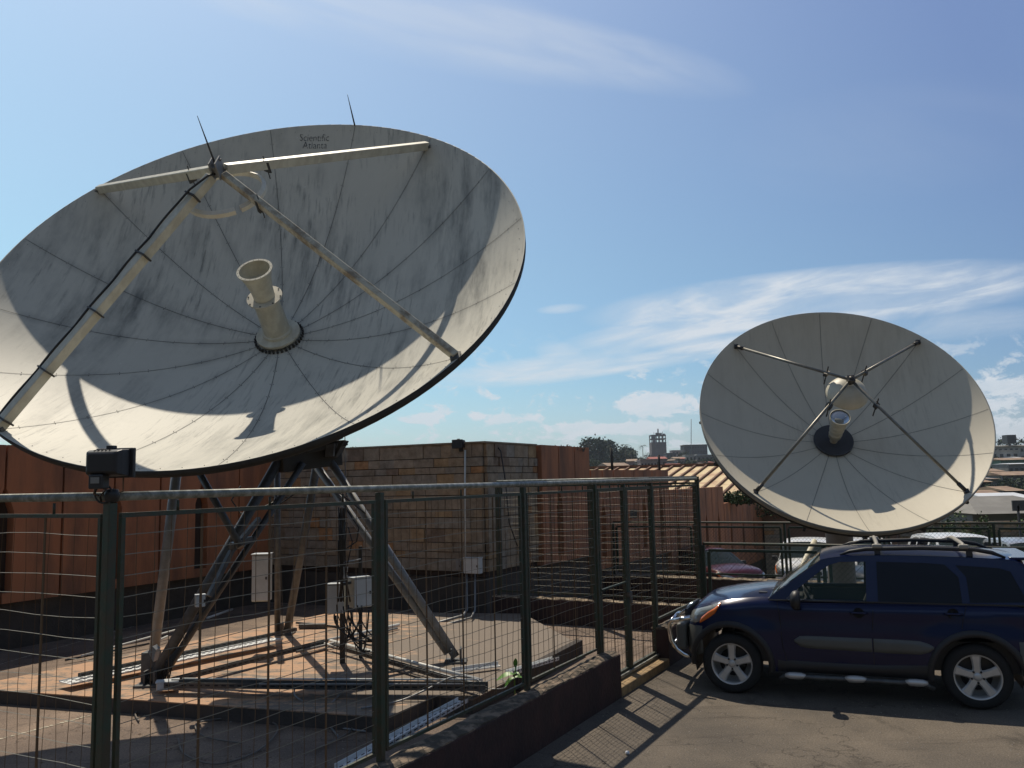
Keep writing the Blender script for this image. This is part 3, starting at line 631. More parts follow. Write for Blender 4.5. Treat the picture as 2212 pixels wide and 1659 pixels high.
for f, w in ((f1, .2), (f2, .17), (f3, .18)):
    MB().box(f+ZZ*.01, (w*1.5, w*1.5, .03)).box(f+ZZ*.09+Vector((-.05, 0, 0)), (.02, w, .16)).box(f+ZZ*.09+Vector((.06, 0, 0)), (.02, w, .16)).build('foot_plate', m_steel, r1)
MB().box(G(322, 1455, .3)+Vector((0, .05, .06)), (.17, .17, .36)).build('foot_box', m_steel, r1, bevel=.01)
MB().prism([P(319, 1408, 9.45), P(329, 1396, 9.45), P(337, 1404, 9.45), P(331, 1430, 9.45)], (0, .12, 0)).build('clamp_plate', m_steell, r1)
# struts
Ap = D1.C+D1.n*1.192
ends = [D1.at((3.11, 3.17, 3.17, 3.15)[k], D1.ph+k*math.pi/2, (.0, .01, .03, .03)[k]) for k in range(4)]
for k in range(4):
    s_ = MB().beam(Ap-D1.n*.02+(ends[k]-Ap).normalized()*.10, ends[k], .088 if k != 3 else .075, .105 if k != 3 else .085, D1.n).build('strut', m_creamd if k == 3 else m_cream, r1, bevel=.008)
    MB().box(ends[k]-D1.n*.01, (.10, .10, .05), (D1.a, D1.b, D1.n)).build('strut_foot', m_steel, s_)
    if k != 2:
        q = lerp(Ap, ends[k], .19); MB().box(q-D1.n*.05, (.035, .09, .13), ((ends[k]-Ap).normalized(), D1.n.cross(ends[k]-Ap).normalized(), D1.n)).tube([q+D1.n*.09, q-D1.n*.20], .006, 6).build('ring_bracket', m_bolt, s_)
mb = MB()
for s_ in (-1, 1): mb.box(Ap+D1.a*.035*s_+D1.n*.0, (.014, .17, .20), (D1.a, D1.b, D1.n))
mb.box(Ap-D1.n*.02, (.06, .12, .12), (D1.a, D1.b, D1.n))
for s_ in (-1, 1):
    for q in (-1, 1): mb.box(Ap+D1.a*.05*s_+D1.n*.07*q+D1.b*.05, (.02, .02, .02), (D1.a, D1.b, D1.n))
mb.build('apex_bracket', m_steell, r1)
MB().tube([Ap, Ap+D1.n*.25, Ap+D1.n*.60], [.011, .009, .003], 6).build('lightning_rod', m_bolt, r1)
t_ = D1.ph+math.pi/8; q = D1.at(3.19, t_, .02); MB().tube([q, q+D1.n*.2, q+D1.n*.46], [.012, .009, .003], 6).build('lightning_rod', m_bolt, r1)
# open support ring under the apex
rc = D1.V+D1.n*(1.229+1.192-.30)-D1.b*.0; mb = MB(); nseg = 60; vs = []; fs = []
for j in range(nseg+1):
    t = R(-52)+R(352)*j/nseg; e = D1.a*math.cos(t)+D1.b*math.sin(t)
    vs += [rc+e*.405+D1.n*.03, rc+e*.445+D1.n*.005, rc+e*.44-D1.n*.045, rc+e*.40-D1.n*.035]
for j in range(nseg):
    for i in range(4): fs.append((4*j+i, 4*j+(i+1) % 4, 4*j+4+(i+1) % 4, 4*j+4+i))
mb.add(vs, fs, 0, False); mb.build('support_ring', mat('ring_paint', (.72, .69, .58), .4, var=.3, vscale=6, vcol=(.45, .35, .22)), r1)
# cable strapped along the long strut
e2 = ends[2]; sd2 = (e2-Ap).normalized(); side = sd2.cross(D1.n).normalized(); side = side if side.x < 0 else -side
pts = [Ap+D1.a*-.04-D1.n*.05+side*-.04, lerp(Ap, e2, .05)+side*-.06+D1.n*.07, lerp(Ap, e2, .12)+side*.01+D1.n*.08]
for i in range(1, 26):
    f = .14+.85*i/25; pts.append(lerp(Ap, e2, f)+side*(.052+.018*abs(math.sin(i*.62)))+D1.n*(.045))
MB().tube(pts, .013, 6).build('cable', m_cable, r1)
for f in (.12, .36, .58, .80, .975):
    q = lerp(Ap, e2, f); MB().box(q, (.018, .150, .125), (sd2, side, sd2.cross(side))).build('cable_clamp', m_bolt, r1)
# feed
fdm = MB().lathe([(r_, h_*1.09) for r_, h_ in [(.11, .05), (.27, .05), (.275, .06), (.275, .085), (.19, .10), (.185, .13), (.165, .14), (.155, .60), (.155, .61)]], D1.V, D1.n, 64, smooth=False)
mb = fdm
for j in range(36): t = 2*math.pi*j/36; mb.box(D1.V+(D1.a*math.cos(t)+D1.b*math.sin(t))*.30+D1.n*.03, (.022, .022, .05), (D1.a, D1.b, D1.n), 1)
for j in range(20): t = 2*math.pi*j/20; mb.box(D1.V+(D1.a*math.cos(t)+D1.b*math.sin(t))*.197+D1.n*1.079, (.006, .006, .004), (D1.a, D1.b, D1.n), 1)
for j in range(8): t = 2*math.pi*j/8; mb.box(D1.V+(D1.a*math.cos(t)+D1.b*math.sin(t))*.20+D1.n*.678, (.016, .012, .008), (D1.a, D1.b, D1.n), 1)
fd = fdm.build('feed_tube', [m_cream, m_bolt], r1)
MB().lathe([(r_, h_*1.09) for r_, h_ in [(.10, .60), (.215, .60), (.215, .618), (.10, .618)]], D1.V, D1.n, 40, smooth=False).build('flange', mat('flange_paint', (.62, .58, .47), .5, var=.3, vscale=6), fd)
MB().lathe([(r_, h_*1.09) for r_, h_ in [(.128, .62), (.132, .70), (.135, .73), (.158, .84), (.172, .90), (.178, .905), (.178, .97), (.212, .975), (.212, .990), (.182, .990), (.176, .94), (.158, .86), (.14, .83), (.0, .82)]], D1.V, D1.n, 64, smooth=False).build('horn', m_cream, fd)
# worn lettering painted on the bowl
m_ink = bpy.data.materials.new('worn_lettering'); m_ink.use_nodes = True; t_ = m_ink.node_tree; b_ = t_.nodes['Principled BSDF']; b_.inputs['Base Color'].default_value = (.035, .045, .06, 1); b_.inputs['Roughness'].default_value = .7
c_ = t_.nodes.new('ShaderNodeTexCoord'); n_ = t_.nodes.new('ShaderNodeTexNoise'); n_.inputs['Scale'].default_value = 26; n_.inputs['Detail'].default_value = 4; t_.links.new(c_.outputs['Object'], n_.inputs[0])
mr = t_.nodes.new('ShaderNodeMapRange'); mr.inputs[1].default_value = .36; mr.inputs[2].default_value = .43; t_.links.new(n_.outputs[0], mr.inputs[0]); t_.links.new(mr.outputs[0], b_.inputs['Alpha'])
def lettering(word, x, y, size, slant):
    cu = bpy.data.curves.new('t', 'FONT'); cu.body = word; cu.align_x = 'CENTER'; cu.size = size; cu.resolution_u = 3; cu.offset = -.0015
    tmp = bpy.data.objects.new('t', cu); SC.collection.objects.link(tmp); dg = bpy.context.evaluated_depsgraph_get(); me = bpy.data.meshes.new_from_object(tmp.evaluated_get(dg)); bpy.data.objects.remove(tmp)
    bm = bmesh.new(); bm.from_mesh(me); bmesh.ops.triangulate(bm, faces=bm.faces); bm.to_mesh(me); bm.free()
    ca, sa = math.cos(R(slant)), math.sin(R(slant)); rnd = random.Random(4); vs = []
    for v in me.vertices:
        u = x+v.co.x*ca-v.co.y*sa; w = y+v.co.x*sa+v.co.y*ca; r = math.hypot(u, w); vs.append((u, w, D1.dep*(r/D1.R)**2+.007))
    m2 = bpy.data.meshes.new('lettering'); m2.from_pydata(vs, [], [tuple(p.vertices) for p in me.polygons]); m2.materials.append(m_ink); o = bpy.data.objects.new('lettering', m2); SC.collection.objects.link(o); o.parent = ref; return o
def on_bowl(x, y):
    d = ray(x, y); O = Vector((0, 0, H)); n = D1.n; q0 = O-D1.V; k = D1.R**2/D1.dep
    a_ = d.dot(d)-d.dot(n)**2; b_ = 2*(q0.dot(d)-q0.dot(n)*d.dot(n))-d.dot(n)*k; c_ = q0.dot(q0)-q0.dot(n)**2-q0.dot(n)*k
    t = (-b_+math.sqrt(b_*b_-4*a_*c_))/(2*a_); Q = O+d*t-D1.V; return Q.dot(D1.a), Q.dot(D1.b)
x_, y_ = on_bowl(679, 306); lettering('Scientific', x_, y_, .125, -4)
x_, y_ = on_bowl(680, 322); lettering('Atlanta', x_, y_, .125, -4)
# boxes on the mount
m_box = mat('cabinet_cream', (.55, .53, .44), .45, var=.35, vscale=5, vcol=(.30, .27, .20))
m_boxw = mat('cabinet_white', (.60, .62, .62), .4, var=.3, vscale=5)
def cabinet(c, w, d, h, rz, label, m=None, door=True, grp=None):
    t = thing('junction_box', label, 'electrical box', (c.x, c.y, c.z-h/2), rz, grp); mb = MB().box((0, 0, h/2), (w, d, h)); mb.build('case', m or m_box, t, world=False, bevel=.008)
    MB().box((0, -d/2-.008, h/2), (w*.94, .015, h*.95)).build('door', m or m_boxw, t, world=False, bevel=.004)
    MB().box((0, -.01, h+.006), (w*1.08, d*1.12, .012)).build('lid', m or m_boxw, t, world=False)
    MB().box((w*.38, -d/2-.02, h*.5), (.018, .012, .035)).build('latch', m_bolt, t, world=False)
    return t
cabinet(P(726, 1293, 10.75), .215, .14, .35, .1, 'left of the two cream cabinets on the cable riser post')
cabinet(P(777, 1279, 10.7), .24, .17, .35, .62, 'right of the two cream cabinets on the cable riser post, white door edge lit')
cabinet(P(566, 1247, 11.9), .225, .22, .62, .05, 'tall narrow cream cabinet hanging behind the legs of the big dish')
cabinet(P(1022, 1222, 15.1), .31, .12, .26, -.45, 'white box on the stone corner below the wall floodlight', m_boxw)
cabinet(P(992, 1222, 15.2), .09, .06, .14, -.45, 'very small grey box beside the white box on the stone wall', mat('grey_box', (.22, .21, .2), .6))
cabinet(P(432, 1298, 9.45), .10, .08, .12, .5, 'small pale box clipped to the left leg pair of the big dish')
cabinet(G(352, 1500, .2)+ZZ*.07+Vector((0, .12, 0)), .22, .14, .08, .3, 'flat cream box lying at the foot of the left leg')
cabinet(P(745, 1238, 10.6), .07, .06, .12, .2, 'tiny pale box high on the cable riser post')
# cable riser post
t = thing('cable_riser', 'dark vertical riser post with hanging cables between two cream cabinets', 'post', G(740, 1432, .2))
b0 = G(740, 1432, .2); b1 = G(779, 1420, .2)
MB().box(b0+ZZ*.95, (.06, .06, 1.9)).build('post', m_back, t); MB().box(b1+ZZ*.70, (.04, .05, 1.4)).build('post', m_back, t)
MB().beam(P(740, 1262, 10.6), P(800, 1250, 10.7), .04, .03).build('bracket', m_steel, t); MB().beam(P(744, 1215, 10.6), P(778, 1208, 10.6), .10, .012).build('rain_shield', m_steell, t)
rn = random.Random(11)
for i in range(16):
    x0 = rn.uniform(722, 800); y0 = rn.uniform(1305, 1330); x1 = rn.uniform(715, 830); sag = rn.uniform(1370, 1420); yy_ = 10.5+rn.uniform(-.1, .15)
    ps = [P(x0, y0, yy_), P(x0+rn.uniform(-6, 6), (y0+sag)/2, yy_), P((x0+x1)/2, sag, yy_-.05), P(x1, rn.uniform(1375, 1410), yy_)]
    cs = []
    for k in range(13):
        u = k/12; cs.append(ps[0]*(1-u)**3+ps[1]*3*u*(1-u)**2+ps[2]*3*u*u*(1-u)+ps[3]*u**3)
    for c in cs: c.z = max(c.z, .22)
    MB().tube(cs, rn.choice([.006, .008, .011]), 5).build('cable', m_cable, t)
for i in range(7):
    x0 = 742+rn.uniform(-12, 12); MB().tube([P(x0, 1075+rn.uniform(0, 90), 10.5), P(x0+rn.uniform(-10, 10), 1170, 10.45), P(x0+rn.uniform(-6, 6), 1240, 10.5), P(x0+rn.uniform(-16, 16), 1300, 10.5)], .008, 5).build('cable', m_cable, t)
o = MB().tube([P(745, 905, 11.6), P(745, 1000, 11.3), P(748, 1060, 11.0), P(742, 1180, 10.6)], .007, 5).build('cable', m_cable); tag(o, 'thin dark cable hanging straight down from the big dish edge', 'cable')
for i, (lst, lab) in enumerate(((((612, 1075), (560, 1100), (520, 1110), (500, 1080), (520, 1050)), 'loose cable looping under the big dish, left of the mount head'), (((590, 1100), (660, 1050), (730, 1062), (790, 1110)), 'dark cable bowed between the mount legs'), (((748, 1100), (775, 1140), (770, 1170), (748, 1185)), 'thin cable loop beside the right leg pair'))):
    o = MB().tube([P(x, y, 10.6) for x, y in lst], .010, 6).build('cable', m_cable); tag(o, lab, 'cable')
# cables taped along the left leg pair
mb = MB()
for k in range(5):
    a_ = lerp(f1, P(604, 992, 10.6), .08); pts = [f1+Vector((.12+.02*k, -.05, .02)), f1+Vector((.16+.02*k, -.02, .25)), lerp(f1, P(640, 1000, 10.6), .2)+Vector((.06, -.05, .01*k)), lerp(f1, P(640, 1000, 10.6), .5)+Vector((.05+.01*k, -.05, -.02)), lerp(f1, P(640, 1000, 10.6), .85)+Vector((.03, -.05, -.03))]
    mb.tube(pts, .009, 5)
mb.build('leg_cables', m_cable, r1)

# --- the small dish
D2 = Dish((5.488, 14.27, 3.43), (-0.096, -0.82, 0.565), 2.3, .874, 0.764)
r2 = thing('dish_antenna', 'smaller clean cream dish antenna on a round pedestal behind the blue car', 'dish antenna', (5.75, 15.45, terrain(5.75, 15.45)))
m_d2 = dish_paint('dish_paint_small', (.64, .585, .47), (.40, .35, .26), .35, 5, .764)
m_rim2 = mat('dish_rim', (.30, .28, .24), .6, var=.4, vscale=4)
ref2 = reflector(D2, r2, m_d2, .12, .10, .13, .006, n_a=112, back=m_rim2, bolts=False, lip=.02)
mb = MB()
for k in range(16):
    t = D2.ph+k*math.pi/8
    for i in range(5): ra, rb = .4+1.88*i/5, .4+1.88*(i+1)/5; mb.beam(D2.at(ra, t, -.22), D2.at(rb, t, -.20), .04, .14, D2.n)
mb.build('back_rib', m_back, ref2)
mb = MB(); ring = [D2.at(2.27, 2*math.pi*j/48, -.16) for j in range(49)]; mb.tube(ring, .03, 6); mb.build('rim_pipe', m_back, ref2)
A2 = D2.C+D2.n*.794
m_s2 = mat('strut_steel', (.24, .235, .21), .4, .5, var=.4, vscale=6, vcol=(.09, .07, .05))
for k in range(4):
    e = D2.at(2.3*.962, D2.ph+k*math.pi/2, .02); u = (e-A2).normalized(); s_ = MB().tube([A2+u*.05, e-u*.07], .024, 12).build('strut', m_s2, r2)
    MB().tube([e-u*.16, e-u*.02], .033, 10).box(e, (.07, .07, .05), (D2.a, D2.b, D2.n)).build('strut_joint', m_bolt, s_)
    q = lerp(A2, e, .19 if k in (0, 1) else .23); mb = MB().box(q-D2.n*.02, (.07, .09, .07), (u, D2.n.cross(u).normalized(), D2.n)).tube([q+D2.n*.15, q-D2.n*.28], .011, 6); mb.build('reflector_rod', m_bolt, s_)
MB().box(A2, (.11, .11, .10), (D2.a, D2.b, D2.n)).lathe([(.0, .06), (.035, .06), (.035, -.09), (0, -.09)], A2, D2.n, 10).build('apex_bracket', m_bolt, r2)
m_sub = mat('subreflector_paint', (.60, .55, .43), .5, var=.3, vscale=3)
MB().lathe([(0, .215), (.06, .212), (.14, .19), (.22, .145), (.29, .075), (.325, 0), (.33, -.03), (.31, -.045), (.0, -.05)], D2.V+D2.n*1.34, D2.n, 44).build('subreflector', m_sub, r2)
MB().lathe([(.0, .028), (.325, .028+D2.dep*(.325/2.3)**2), (.33, .04), (.33, .075), (.31, .08), (.15, .05), (.0, .05)], D2.V, D2.n, 40, smooth=False).build('hub_ring', mat('hub_dark', (.05, .05, .055), .6, var=.3, vscale=6), r2)
fd = MB().lathe([(.065, .04), (.065, .17), (.105, .18), (.105, .255), (.113, .26), (.113, .28), (.107, .285), (.115, .37), (.123, .375), (.123, .395), (.117, .40), (.128, .48), (.136, .485), (.136, .505), (.130, .51), (.150, .62), (.16, .64), (.165, .70), (.162, .705)], D2.V, D2.n, 32).build('feed_horn', m_sub, r2)
MB().lathe([(.0, .722), (.08, .718), (.145, .705), (.162, .69)], D2.V, D2.n, 32).build('feed_window', mat('feed_film', (.45, .50, .56), .12, .75), fd)
MB().lathe([(.157, .70), (.157, .715), (.168, .715), (.168, .70)], D2.V, D2.n, 32).build('feed_collar', m_cream, fd)
zb = terrain(5.75, 15.45)
MB().lathe([(.0, -.4), (.42, -.4), (.42, .12), (.30, .14), (.27, .2), (.235, .4), (.225, 2.2), (.26, 2.25), (.26, 2.4), (0, 2.4)], (5.75, 15.45, zb), (0, 0, 1), 32).build('pedestal', mat('pedestal_grey', (.24, .22, .20), .7, var=.4, vscale=4), r2)
MB().beam((5.75, 15.45, zb+2.35), D2.V-D2.n*.1, .35, .45).lathe([(0, -.1), (.42, -.1), (.42, -.35), (0, -.35)], D2.V, D2.n, 24).build('mount_head', m_back, r2)
MB().beam((5.45, 15.2, 1.55), (5.95, 15.1, 1.9), .12, .3).beam((5.9, 15.1, 1.75), D2.at(1.6, -1.2, -.2), .05, .05).build('elevation_frame', m_back, r2)
MB().tube([P(1760, 1168, 14.9), P(1702, 1285, 14.2)], .045, 12).build('pedestal_stay', m_cream, r2)
MB().tube([P(1702, 1260, 14.2), P(1690, 1305, 14.2)], .02, 8).build('stay_foot', m_cream, r2)
# thin cable clipped below the rim on the left
# ---------------------------------------------------------------- vehicles
m_tyre = mat('tyre_rubber', (.018, .018, .018), .85, var=.3, vscale=30, bump=.2)
m_alloy = mat('alloy_rim', (.60, .59, .57), .38, .45, var=.3, vscale=12, vcol=(.38, .36, .33))
m_blk = mat('black_plastic', (.02, .02, .022), .5)
m_dgrey = mat('grey_cladding', (.105, .108, .10), .5, .1, var=.2, vscale=10)
m_chrome = mat('chrome', (.75, .75, .76), .10, 1.0)
m_lens = mat('lamp_lens', (.35, .37, .36), .08, .4, coat=1)
m_amber = mat('amber_lens', (.75, .17, .02), .15, coat=1)
m_red = mat('red_lens', (.35, .01, .01), .15, coat=1)
m_gold = mat('rack_pad', (.30, .28, .24), .5)
m_tint = mat('tinted_glass', (.004, .005, .010), .05, spec=.22)
m_dark_in = mat('cabin_dark', (.05, .055, .05), .8)
m_clear = glass('clear_glass', (.10, .17, .13), .02, .10)
m_wind = glass('windscreen_glass', (.05, .07, .07), .02, .55)
m_gap = mat('panel_gap', (.004, .004, .006), .9)
def car_paint(name, col, metal=.35, rough=.28):
    m = mat(name, col, rough, metal, coat=.3, spec=.28)
    return m
def smooth_curve(pts, x):
    if x <= pts[0][0]: return pts[0][1]
    for i in range(len(pts)-1):
        if x <= pts[i+1][0]:
            t = (x-pts[i][0])/(pts[i+1][0]-pts[i][0]); p0 = pts[max(i-1, 0)][1]; p1 = pts[i][1]; p2 = pts[i+1][1]; p3 = pts[min(i+2, len(pts)-1)][1]
            # monotone-ish cubic
            m1 = (p2-p0)/2; m2 = (p3-p1)/2
            if (p2-p1)*m1 < 0: m1 = 0
            if (p2-p1)*m2 < 0: m2 = 0
            return (2*t**3-3*t*t+1)*p1+(t**3-2*t*t+t)*m1+(-2*t**3+3*t*t)*p2+(t**3-t*t)*m2
    return pts[-1][1]
def make_car(name, label, paint, loc, rz, S=(1, 1, 1), detail=True, group=None, rear_dark=True, pane_front=None):
    """five door off-roader, local X forward, Y to its left, Z up. S scales the whole shape in metres."""
    t = thing(name, label, 'car', loc, rz, group); sx, sy, sz = S
    Q = lambda x, y, z: (x*sx, y*sy, z*sz)
    top = [(-1.98, .98), (-1.9, 1.04), (-1.4, 1.06), (.55, 1.035), (.72, 1.055), (.95, 1.045), (1.25, 1.005), (1.45, .965), (1.58, .925), (1.68, .84), (1.74, .70)]
    def hw(x):                                   # half width of the body in plan
        w = .855
        if x > .9: w -= .20*max(0, (x-.9)/.84)**2.6
        if x > 1.60: w -= .16*((x-1.60)/.14)**2
        if x < -1.5: w -= .10*((-1.5-x)/.48)**2.2
        return w
    def side(x, z):                              # y of the body side
        w = hw(x); zt = smooth_curve(top, x)
        f = 0
        if z < .55: f = -.045*((.55-z)/.3)**1.5
        fl = 0
        for cx in (1.215, -1.215):               # flared arches
            d = math.hypot(x-cx, z-.325); 
            if d < .62: fl = max(fl, .030*(1-abs(d-.44)/.20)) if abs(d-.44) < .20 else fl
        crease = .012*math.exp(-((z-.93)/.05)**2)+.006*math.exp(-((z-.70)/.06)**2)
        sh = 0
        if z > zt-.10: sh = -.085*((z-(zt-.10))/.10)**2.2
        return w+f+fl+crease+sh-.02*max(0, (z-.75))/.3
    stp = .035 if detail else .09
    nX = int(3.72/stp); XS = [-1.98+3.72*i/nX for i in range(nX+1)]
    nz_ = 22 if detail else 10; ny = 8 if detail else 5; ra = .405
    for sgn in (1,):
        pass
    mb = MB(); idx = {}; bm = bmesh.new()
    def arch(x, z):
        for cx in (1.215, -1.215):
            d = math.hypot(x-cx, z-.325)
            if d < ra: return cx
        return None
    zb = lambda x: .27+.10*max(0, (x-1.45)/.29)**1.3+.06*max(0, (-1.6-x)/.38)
    for sgn in (1, -1):
        grid = []
        for x in XS:
            col = []; zt = smooth_curve(top, x); z0 = zb(x)
            for k in range(nz_+1):
                z = z0+(zt-z0)*k/nz_; xx = x; zz = z; c = arch(x, z)
                if c is not None:
                    d = math.hypot(x-c, z-.325); 
                    if d > ra-stp*1.3 and d > 1e-3: xx = c+(x-c)*ra/d; zz = .325+(z-.325)*ra/d; c = None
                col.append((bm.verts.new(Q(xx, sgn*side(xx, zz), zz)), c is not None))
            grid.append(col)
        for i in range(nX):
            for k in range(nz_):
                q = [grid[i][k], grid[i+1][k], grid[i+1][k+1], grid[i][k+1]]
                if any(v[1] for v in q): continue
                try: bm.faces.new([v[0] for v in q]).smooth = True
                except ValueError: pass
    # bonnet, scuttle and tail deck (top surface), only where there is no cabin above
    def deck(x0, x1, crown):
        n_ = max(2, int((x1-x0)/stp)); rows = []
        for i in range(n_+1):
            x = x0+(x1-x0)*i/n_; zt = smooth_curve(top, x); w = side(x, zt); row = []
            for j in range(-ny, ny+1): y = w*j/ny; e = abs(j/ny); row.append(bm.verts.new(Q(x, y, zt+crown*(1-e**2.6)*(1 if x < 1.5 else max(0, (1.74-x)/.24)))))
            rows.append(row)
        for i in range(n_):
            for j in range(2*ny): bm.faces.new([rows[i][j], rows[i+1][j], rows[i+1][j+1], rows[i][j+1]]).smooth = True
    deck(.50, 1.74, .055); deck(-1.98, -1.55, .0)
    for x in (1.74, -1.98):                      # nose and tail faces
        zt = smooth_curve(top, x); n_ = 6; rows = []
        for k in range(n_+1):
            z = zb(x)+(zt-zb(x))*k/n_; w = side(x, z); rows.append([bm.verts.new(Q(x+(.045*(1-(j/4)**2) if x > 0 else -.03*(1-(j/4)**2)), w*j/4, z)) for j in range(-4, 5)])
        for k in range(n_):
            for j in range(8): bm.faces.new([rows[k][j], rows[k][j+1], rows[k+1][j+1], rows[k+1][j]]).smooth = True
    bmesh.ops.remove_doubles(bm, verts=bm.verts, dist=.004); bmesh.ops.recalc_face_normals(bm, faces=bm.faces)
    me = bpy.data.meshes.new('body'); bm.to_mesh(me); bm.free(); me.materials.append(paint); body = bpy.data.objects.new('body', me); SC.collection.objects.link(body); body.parent = t
    # greenhouse: sides lean in; frames with real window openings
    roofz = [(-1.86, 1.46), (-1.7, 1.505), (-1.2, 1.545), (-.5, 1.558), (.0, 1.545), (.16, 1.525), (.24, 1.50)]
    gy = lambda z: .800-(z-1.02)*.285-.06*max(0, (z-1.25))**1.5
    edge = [(-1.90, 1.03), (-1.80, 1.28), (-1.72, 1.44), (-1.60, 1.482), (-1.2, 1.502), (-.5, 1.515), (-.05, 1.503), (.14, 1.48), (.22, 1.46), (.50, 1.255), (.80, 1.03)]
    fwin = [(-.215, 1.035), (.60, 1.035), (.60, 1.05), (.40, 1.21), (.20, 1.365), (.13, 1.408), (.03, 1.437), (-.235, 1.444)]
    rwin = [(-.33, 1.04), (-.34, 1.445), (-.8, 1.438), (-1.0, 1.424), (-1.12, 1.30), (-1.13, 1.04)]
    qwin = [(-1.20, 1.05), (-1.19, 1.30), (-1.10, 1.42), (-1.5, 1.395), (-1.60, 1.365), (-1.72, 1.07)]
    for sgn in (1, -1):
        def pane(poly, nm, m, off=-.014, th=.006):
            MB().prism([Q(x, sgn*(gy(z)+off), z) for x, z in poly], Q(0, -sgn*th, 0)).build(nm, m, t, world=False)
        fr = MB()
        outer = []
        for i in range(len(edge)):
            outer.append(edge[i])
        P3 = lambda pl: [Vector((x, z, 0)) for x, z in pl]
        loops = [P3(outer), P3(fwin), P3(rwin), P3(qwin)]; tris = tessellate_polygon(loops); fl = [p for l_ in loops for p in l_]
        vo = [Q(p.x, sgn*gy(p.y), p.y) for p in fl]; vi = [Q(p.x, sgn*(gy(p.y)-.028), p.y) for p in fl]; n_ = len(fl)
        fr.add(vo+vi, [tuple(q) for q in tris]+[tuple(a_+n_ for a_ in reversed(q)) for q in tris]); o_ = 0; ff = []
        for l_ in loops:
            k = len(l_); ff += [(o_+i, o_+(i+1) % k, o_+(i+1) % k+n_, o_+i+n_) for i in range(k)]; o_ += k
        fr.add(vo+vi, ff); fr.build('window_frame', paint, t, world=False)
        pane(fwin, 'front_side_window', pane_front or m_clear); pane(rwin, 'rear_side_window', m_tint, -.006); pane(qwin, 'quarter_window', m_tint, -.006)
    # roof skin
    rows = []; rs = [-1.74, -1.66, -1.5, -1.3, -1.05, -.8, -.5, -.2, -.02, .10, .19, .235]
    mb = MB(); ny2 = 10
    for x in rs:
        ez = smooth_curve([(-1.9, 1.03), (-1.80, 1.28), (-1.72, 1.44), (-1.60, 1.482), (-1.2, 1.502), (-.5, 1.515), (-.05, 1.503), (.14, 1.48), (.24, 1.448)], x); cz = smooth_curve(roofz, x); yw = gy(ez)
        for j in range(-ny2, ny2+1):
            e = abs(j/ny2); mb.v.append(Q(x, yw*(j/ny2)*(1.0+.012*(1 if e == 1 else 0)), ez+(cz-ez)*(1-e**3.2)))
    w_ = 2*ny2+1
    for i in range(len(rs)-1):
        for j in range(2*ny2): mb.f.append((i*w_+j, (i+1)*w_+j, (i+1)*w_+j+1, i*w_+j+1)); mb.m.append(0); mb.sm.append(True)
    mb.build('roof', paint, t, world=False)
    # windscreen and tailgate glass
    ws = MB(); ny3 = 8
    for i in range(7):
        f = i/6; x = .79-.56*f; z = 1.045+(1.458-1.045)*f**.93; y = gy(z)-.008
        for j in range(-ny3, ny3+1): e = j/ny3; ws.v.append(Q(x+.05*(1-e*e)*(1-.6*f), y*e, z+.028*(1-e*e)*f))
    for i in range(6):
        for j in range(2*ny3): a_ = i*(2*ny3+1)+j; ws.f.append((a_, a_+1, a_+2*ny3+2, a_+2*ny3+1)); ws.m.append(0); ws.sm.append(True)
    ws.build('windscreen', m_wind, t, world=False)
    MB().prism([Q(-1.885, y, 1.05) for y in (-.70, .70)]+[Q(-1.745, y, 1.43) for y in (.60, -.60)], Q(.01, 0, .004)).build('rear_window', m_tint, t, world=False)
    MB().prism([Q(-1.90, y, 1.03) for y in (-.80, .80)]+[Q(-1.72, y, 1.44) for y in (.675, -.675)], Q(.02, 0, .008), holes=[[Q(-1.89, y, 1.06) for y in (-.69, .69)]+[Q(-1.74, y, 1.42) for y in (.59, -.59)]]).build('tailgate_frame', paint, t, world=False)
    # cabin
    cb = MB().box(Q(-.3, 0, .50), Q(3.0, 1.46, .30)); cb.build('floor_pan', m_blk, t, world=False)
    MB().box(Q(.62, 0, .90), Q(.42, 1.40, .22)).box(Q(.50, .35, 1.02), Q(.12, .34, .06)).build('dashboard', m_dark_in, t, world=False, bevel=.02)
    for y in (.36, -.36):
        s_ = MB().beam(Q(-.18, y, .66), Q(.28, y, .70), .48*sy, .14).build('front_seat', m_dark_in, t, world=False, bevel=.03)
        MB().beam(Q(-.18, y, .68), Q(-.42, y, 1.22), .46*sy, .13, (1, 0, 0)).beam(Q(-.43, y, 1.25), Q(-.47, y, 1.42), .24*sy, .08, (1, 0, 0)).build('backrest', m_dark_in, s_, world=False, bevel=.03)
    MB().beam(Q(-1.15, 0, .68), Q(-1.32, 0, 1.25), 1.25*sy, .12, (1, 0, 0)).build('rear_seat', m_dark_in, t, world=False)
    c = Vector(Q(.36, .36, 1.00)); ax = Vector((-.85, 0, .45)).normalized(); a_ = Vector((0, 1, 0)); b_ = ax.cross(a_); MB().tube([c+(a_*math.cos(2*math.pi*j/24)+b_*math.sin(2*math.pi*j/24))*.185 for j in range(25)], .014, 6).beam(c-a_*.17, c+a_*.17, .04, .03).beam(c, c+ax*-.3, .06, .06).build('steering_wheel', m_blk, t, world=False)
    # wheels
    def wheel(cx, sgn):
        w0 = MB(); prof = [(.215, .09), (.225, .105), (.285, .110), (.315, .085), (.325, .05), (.325, -.05), (.315, -.085), (.30, -.11), (.215, -.10)]
        c = Vector(Q(cx, sgn*.735, .322)); axn = Vector((0, sgn, 0)); k_ = .345/.345
        w0.lathe([(r, h) for r, h in prof], c, axn, 40); tw = w0.build('wheel', m_tyre, t, world=False)
        rim = MB().lathe([(.200, .01), (.206, .085), (.222, .102), (.228, .098), (.226, .085), (.215, .07), (.212, -.08), (.06, -.06)], c, axn, 48)
